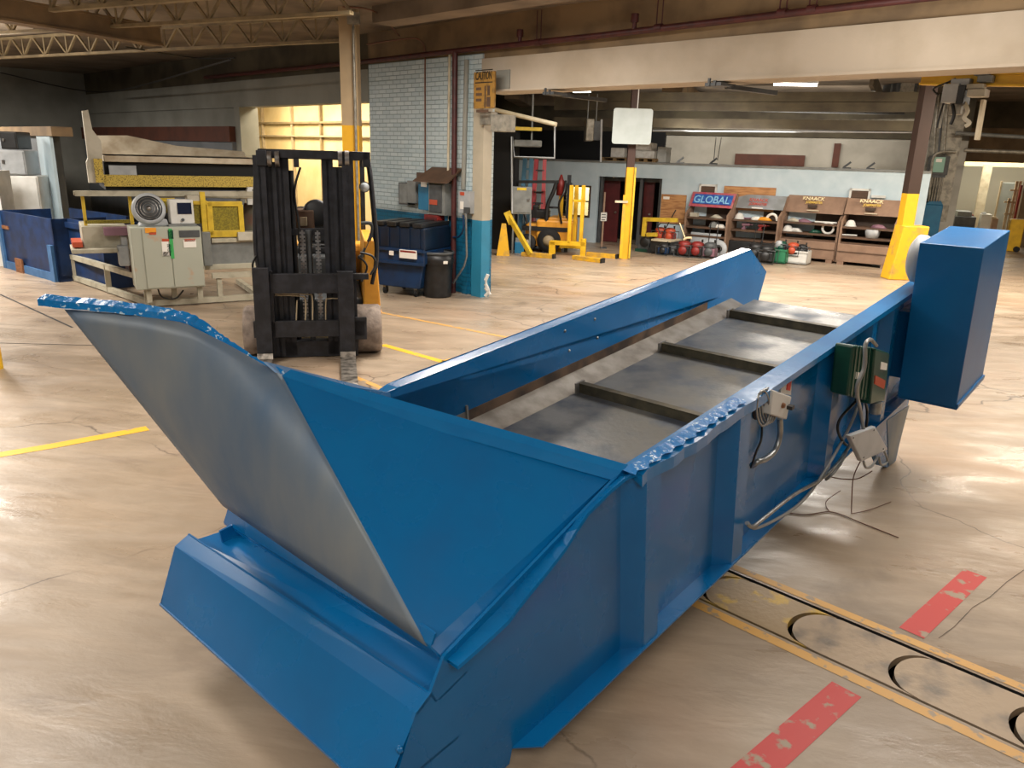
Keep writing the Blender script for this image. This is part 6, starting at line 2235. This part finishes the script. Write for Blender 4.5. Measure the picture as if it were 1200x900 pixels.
def hp(name, m, *boxes, bevel=.008):
    mb = MB()
    for (x0, y0, x1, y1, d0, d1) in boxes:
        xa, xb, z0, z1 = FH.rect(x0, y0, x1, y1, d0)
        mb.box(xa, xb, d0, d1, z0 - ho.location.z, z1 - ho.location.z)
    return mb.build(name, m, ho, bevel=bevel)


def hl_(x, y, d=0):
    p = FH.p(x, y, d)
    p.z -= ho.location.z
    return p


hp('trolley', 'grey', (1142, 74, 1158, 88, -.05, .1), (1145, 88, 1162, 96, -.05, .1))
hp('motor_body', 'grey_light', (1104, 98, 1122, 120, -.1, .15), (1114, 92, 1136, 100, -.05, .1))
hp('gear_case', 'black', (1121, 100, 1130, 122, -.1, .15))
hp('load_block', 'offwhite', (1133, 104, 1154, 113, -.1, .1), (1132, 98, 1152, 104, -.08, .08))
mb = MB(); mb.tube([hl_(1130, 120), hl_(1134, 130), hl_(1130, 138), hl_(1136, 144), hl_(1131, 148)], .022, 8); mb.build('hook', 'offwhite', ho)
mb = MB(); mb.tube([hl_(1100, 112), hl_(1094, 104), hl_(1110, 97), hl_(1120, 92)], .012, 6); mb.tube([hl_(1106, 120), hl_(1100, 140), hl_(1098, 150)], .012, 6); mb.tube([hl_(1116, 122), hl_(1118, 135), hl_(1114, 146)], .02, 6); mb.build('hoist_cable', 'cable_black', ho)
mb = MB(); mb.beam(hl_(1153, 117, -.12), hl_(1145, 164, -.12), .115, .03); mb.build('hanging_strip', 'cream_light', ho, label='long cream strip hanging at a slant')
hp('hoist_frame', 'conduit', (1100, 118, 1104, 150, 0, .05), (1112, 118, 1126, 134, 0, .1))

FQ2 = Fr(G(1095, 300), D2R(-20))


def rp(label, pts, r, m, cat='conduit', d=0.0, name='wall_conduit'):
    ps = [q3(FQ2, x, y, d) for x, y in pts]
    mb = MB(); mb.tube(ps, r, 8, len(pts) > 2)
    lo = min(ps, key=lambda p: p.z)
    o = mb.build(name, m, loc=lo)
    return tag(o, label, cat)


rp('thick pale grey drain pipe beside the brown right post', [(1086, 155), (1076, 222), (1075, 260)], .07, 'conduit', 'pipe', name='drain_pipe')
rp('bent steel conduit curving over the grey panel box at right', [(1120, 178), (1105, 178), (1096, 182), (1092, 195), (1089, 230)], .04, 'conduit', name='bent_conduit')
rp('long horizontal grey pipe above the bright opening', [(1130, 176), (1240, 180)], .05, 'conduit', 'pipe', name='bent_conduit')
rp('upper horizontal pipe above the bright opening at right', [(1120, 156), (1240, 163)], .05, 'grey', 'pipe', name='bent_conduit')
for i, x in enumerate((1092, 1095, 1098, 1101, 1104)):
    rp('thin conduit of the bundle below the grey panel box', [(x + 1, 208), (x - 4, 236)], .022, 'conduit', name='bundle_conduit')['group'] = 'conduits below the grey panel box'
for i, (x, w_) in enumerate(((1094, 3), (1100, 3), (1106, 5))):
    rp('vertical conduit of the group above the grey panel box', [(x + 6, 110), (x, 180)], .03, ('conduit', 'grey_dark', 'conduit')[i], name='bundle_conduit')['group'] = 'conduits above the grey panel box'
fr_ = FQ2
r_ = thing('panel_box', 'grey-green panel box on the conduits right of the brown post', 'electrical box', FQ2.o, FQ2.rz)
bx(fr_, r_, 'box_body', 'grey_dark', (1089, 183, 1112, 205, 0, .3), bevel=.01)
bx(fr_, r_, 'box_cover', 'glass_green', (1092, 184, 1107, 202, -.03, 0), bevel=.006)
bx(fr_, r_, 'label_plate', 'label_white', (1097, 186, 1104, 190, -.04, -.03))
bx(fr_, r_, 'gland_plate', 'grey_dark', (1089, 203, 1108, 208, .02, .2))
bx(fr_, r_, 'back_plate', 'conduit', (1085, 120, 1122, 260, .35, .42), label='dusty steel backing panel')
r_ = thing('tank_cabinet', 'teal-blue rounded cabinet behind the drive cover and right post', 'cabinet', q3(FQ2, 1091, 300, 0) * 1, FQ2.rz)
r_.location.z = 0
X_ = (r_.location - FQ2.o).dot(FQ2.x)
xa, xb, z0, z1 = FQ2.rect(1080, 240, 1101, 290, 0)
mb = MB(); mb.box(xa - X_, xb - X_, 0, .6, 0, z1); mb.prism([(xa - X_, 0, z1), (xb - X_, 0, z1), (xb - X_ - .08, 0, z1 + .12), (xa - X_ + .1, 0, z1 + .12)], (0, .6, 0)); mb.build('cabinet_body', 'teal', r_, bevel=.02)
mb = MB(); mb.cyl(((xa + xb) / 2 - X_, .2, z1 + .1), ((xa + xb) / 2 - X_, .2, z1 + .5), .08); mb.build('cabinet_stack', 'galv', r_)
mb = MB(); mb.box(xa - X_, xb - X_, -.02, 0, .3, .34); mb.build('cabinet_seam', 'green_motor', r_)
fr_, r_ = fthing('guard_post', 'slim yellow post pair behind the blue drive cover', 'bollard', 1106, 284, D2R(-20))
bx(fr_, r_, 'bollard_tube', 'yellow', (1104, 237, 1109, 284, 0, .15, 0), bevel=.02)
bx(fr_, r_, 'bollard_tube', 'yellow', (1099, 246, 1103, 284, .1, .25, 0), bevel=.02)
bx(fr_, r_, 'bollard_tube', 'cream_light', (1111, 224, 1116, 284, .3, .45, 0), bevel=.01)
fr_, r_ = fthing('guard_post', 'broad yellow guard plate at the right edge of the bright opening', 'guard', 1190, 295, D2R(-20))
bx(fr_, r_, 'guard_plate', 'yellow', (1182, 257, 1199, 290, 0, .3, 0), bevel=.02)
mb = MB(); mb.cyl((.0, -.1, .08), (.0, 0, .08), .08); mb.build('caster', 'rubber_dark', r_)
# things beyond the bright opening
FD = Fr(FR.o + FR.y * 2.0, FR.rz)


def dock(name, label, cat, *parts, bevel=.01):
    x0, y0, x1, y1 = parts[0][2:6]
    X = FD.q((x0 + x1) / 2, 260, 0)[0]
    r_ = thing(name, label, cat, (FD.o + FD.x * X), FD.rz)
    for (pn, m, a, b_, c, e, d0, d1) in parts:
        xa, xb, z0, z1 = FD.rect(a, b_, c, e, d0)
        mb = MB(); mb.box(xa - X, xb - X, d0, d1, max(0, z0) if e < 275 else 0, z1); mb.build(pn, m, r_, bevel=bevel)
    return r_


dock('parked_van', 'dark grey vehicle beyond the bright opening', 'vehicle', ('body', 'grey_dark', 1117, 254, 1142, 280, .2, 1.6), ('cab', 'grey', 1122, 248, 1139, 256, .3, 1.4), ('bumper', 'black', 1117, 265, 1142, 268, .1, .2))
dock('red_machine', 'dusty red machine beyond the opening beside the white drum', 'machine', ('body', 'red_orange', 1136, 256, 1150, 280, 1.8, 2.4), ('hood', 'red', 1138, 252, 1149, 257, 1.9, 2.3))
t_ = dock('white_drum', 'white square drum beyond the opening', 'drum', ('drum_body', 'white', 1148, 251, 1160, 280, .0, .5), ('drum_cap', 'grey_light', 1151, 249, 1156, 252, .1, .3))
t_ = dock('carton_box', 'tan box right of the white drum', 'box', ('box_body', 'tan_box', 1161, 256, 1168, 280, .6, 1.0), ('box_flap', 'cream', 1161, 254, 1168, 257, .1, .2))
dock('ladder_rack', 'yellowish ladder rack slanting at the right of the bright opening', 'rack', ('rack_post', 'cream', 1184, 212, 1187, 280, .2, .3), ('rack_post', 'cream', 1190, 212, 1193, 260, .2, .3), ('rack_post', 'cream', 1177, 232, 1180, 280, .2, .3), ('rack_rung', 'cream', 1177, 236, 1193, 238, .2, .3), ('rack_rung', 'cream', 1177, 250, 1193, 252, .2, .3), ('rack_rung', 'cream', 1184, 222, 1193, 224, .2, .3), bevel=0)
dock('red_locker', 'dark red panel with pale marks at the right picture edge', 'locker', ('panel_plate', 'red', 1192, 217, 1210, 257, -.2, -.1), ('pale_mark', 'label_white', 1196, 230, 1200, 236, -.22, -.2), ('pale_mark', 'label_white', 1196, 243, 1199, 248, -.22, -.2))
dock('white_door_panel', 'tall white panel beyond the opening', 'panel', ('panel_plate', 'white_board', 1169, 214, 1187, 270, 1.0, 1.1), ('panel_frame', 'cream', 1167, 212, 1169, 275, .98, 1.1))
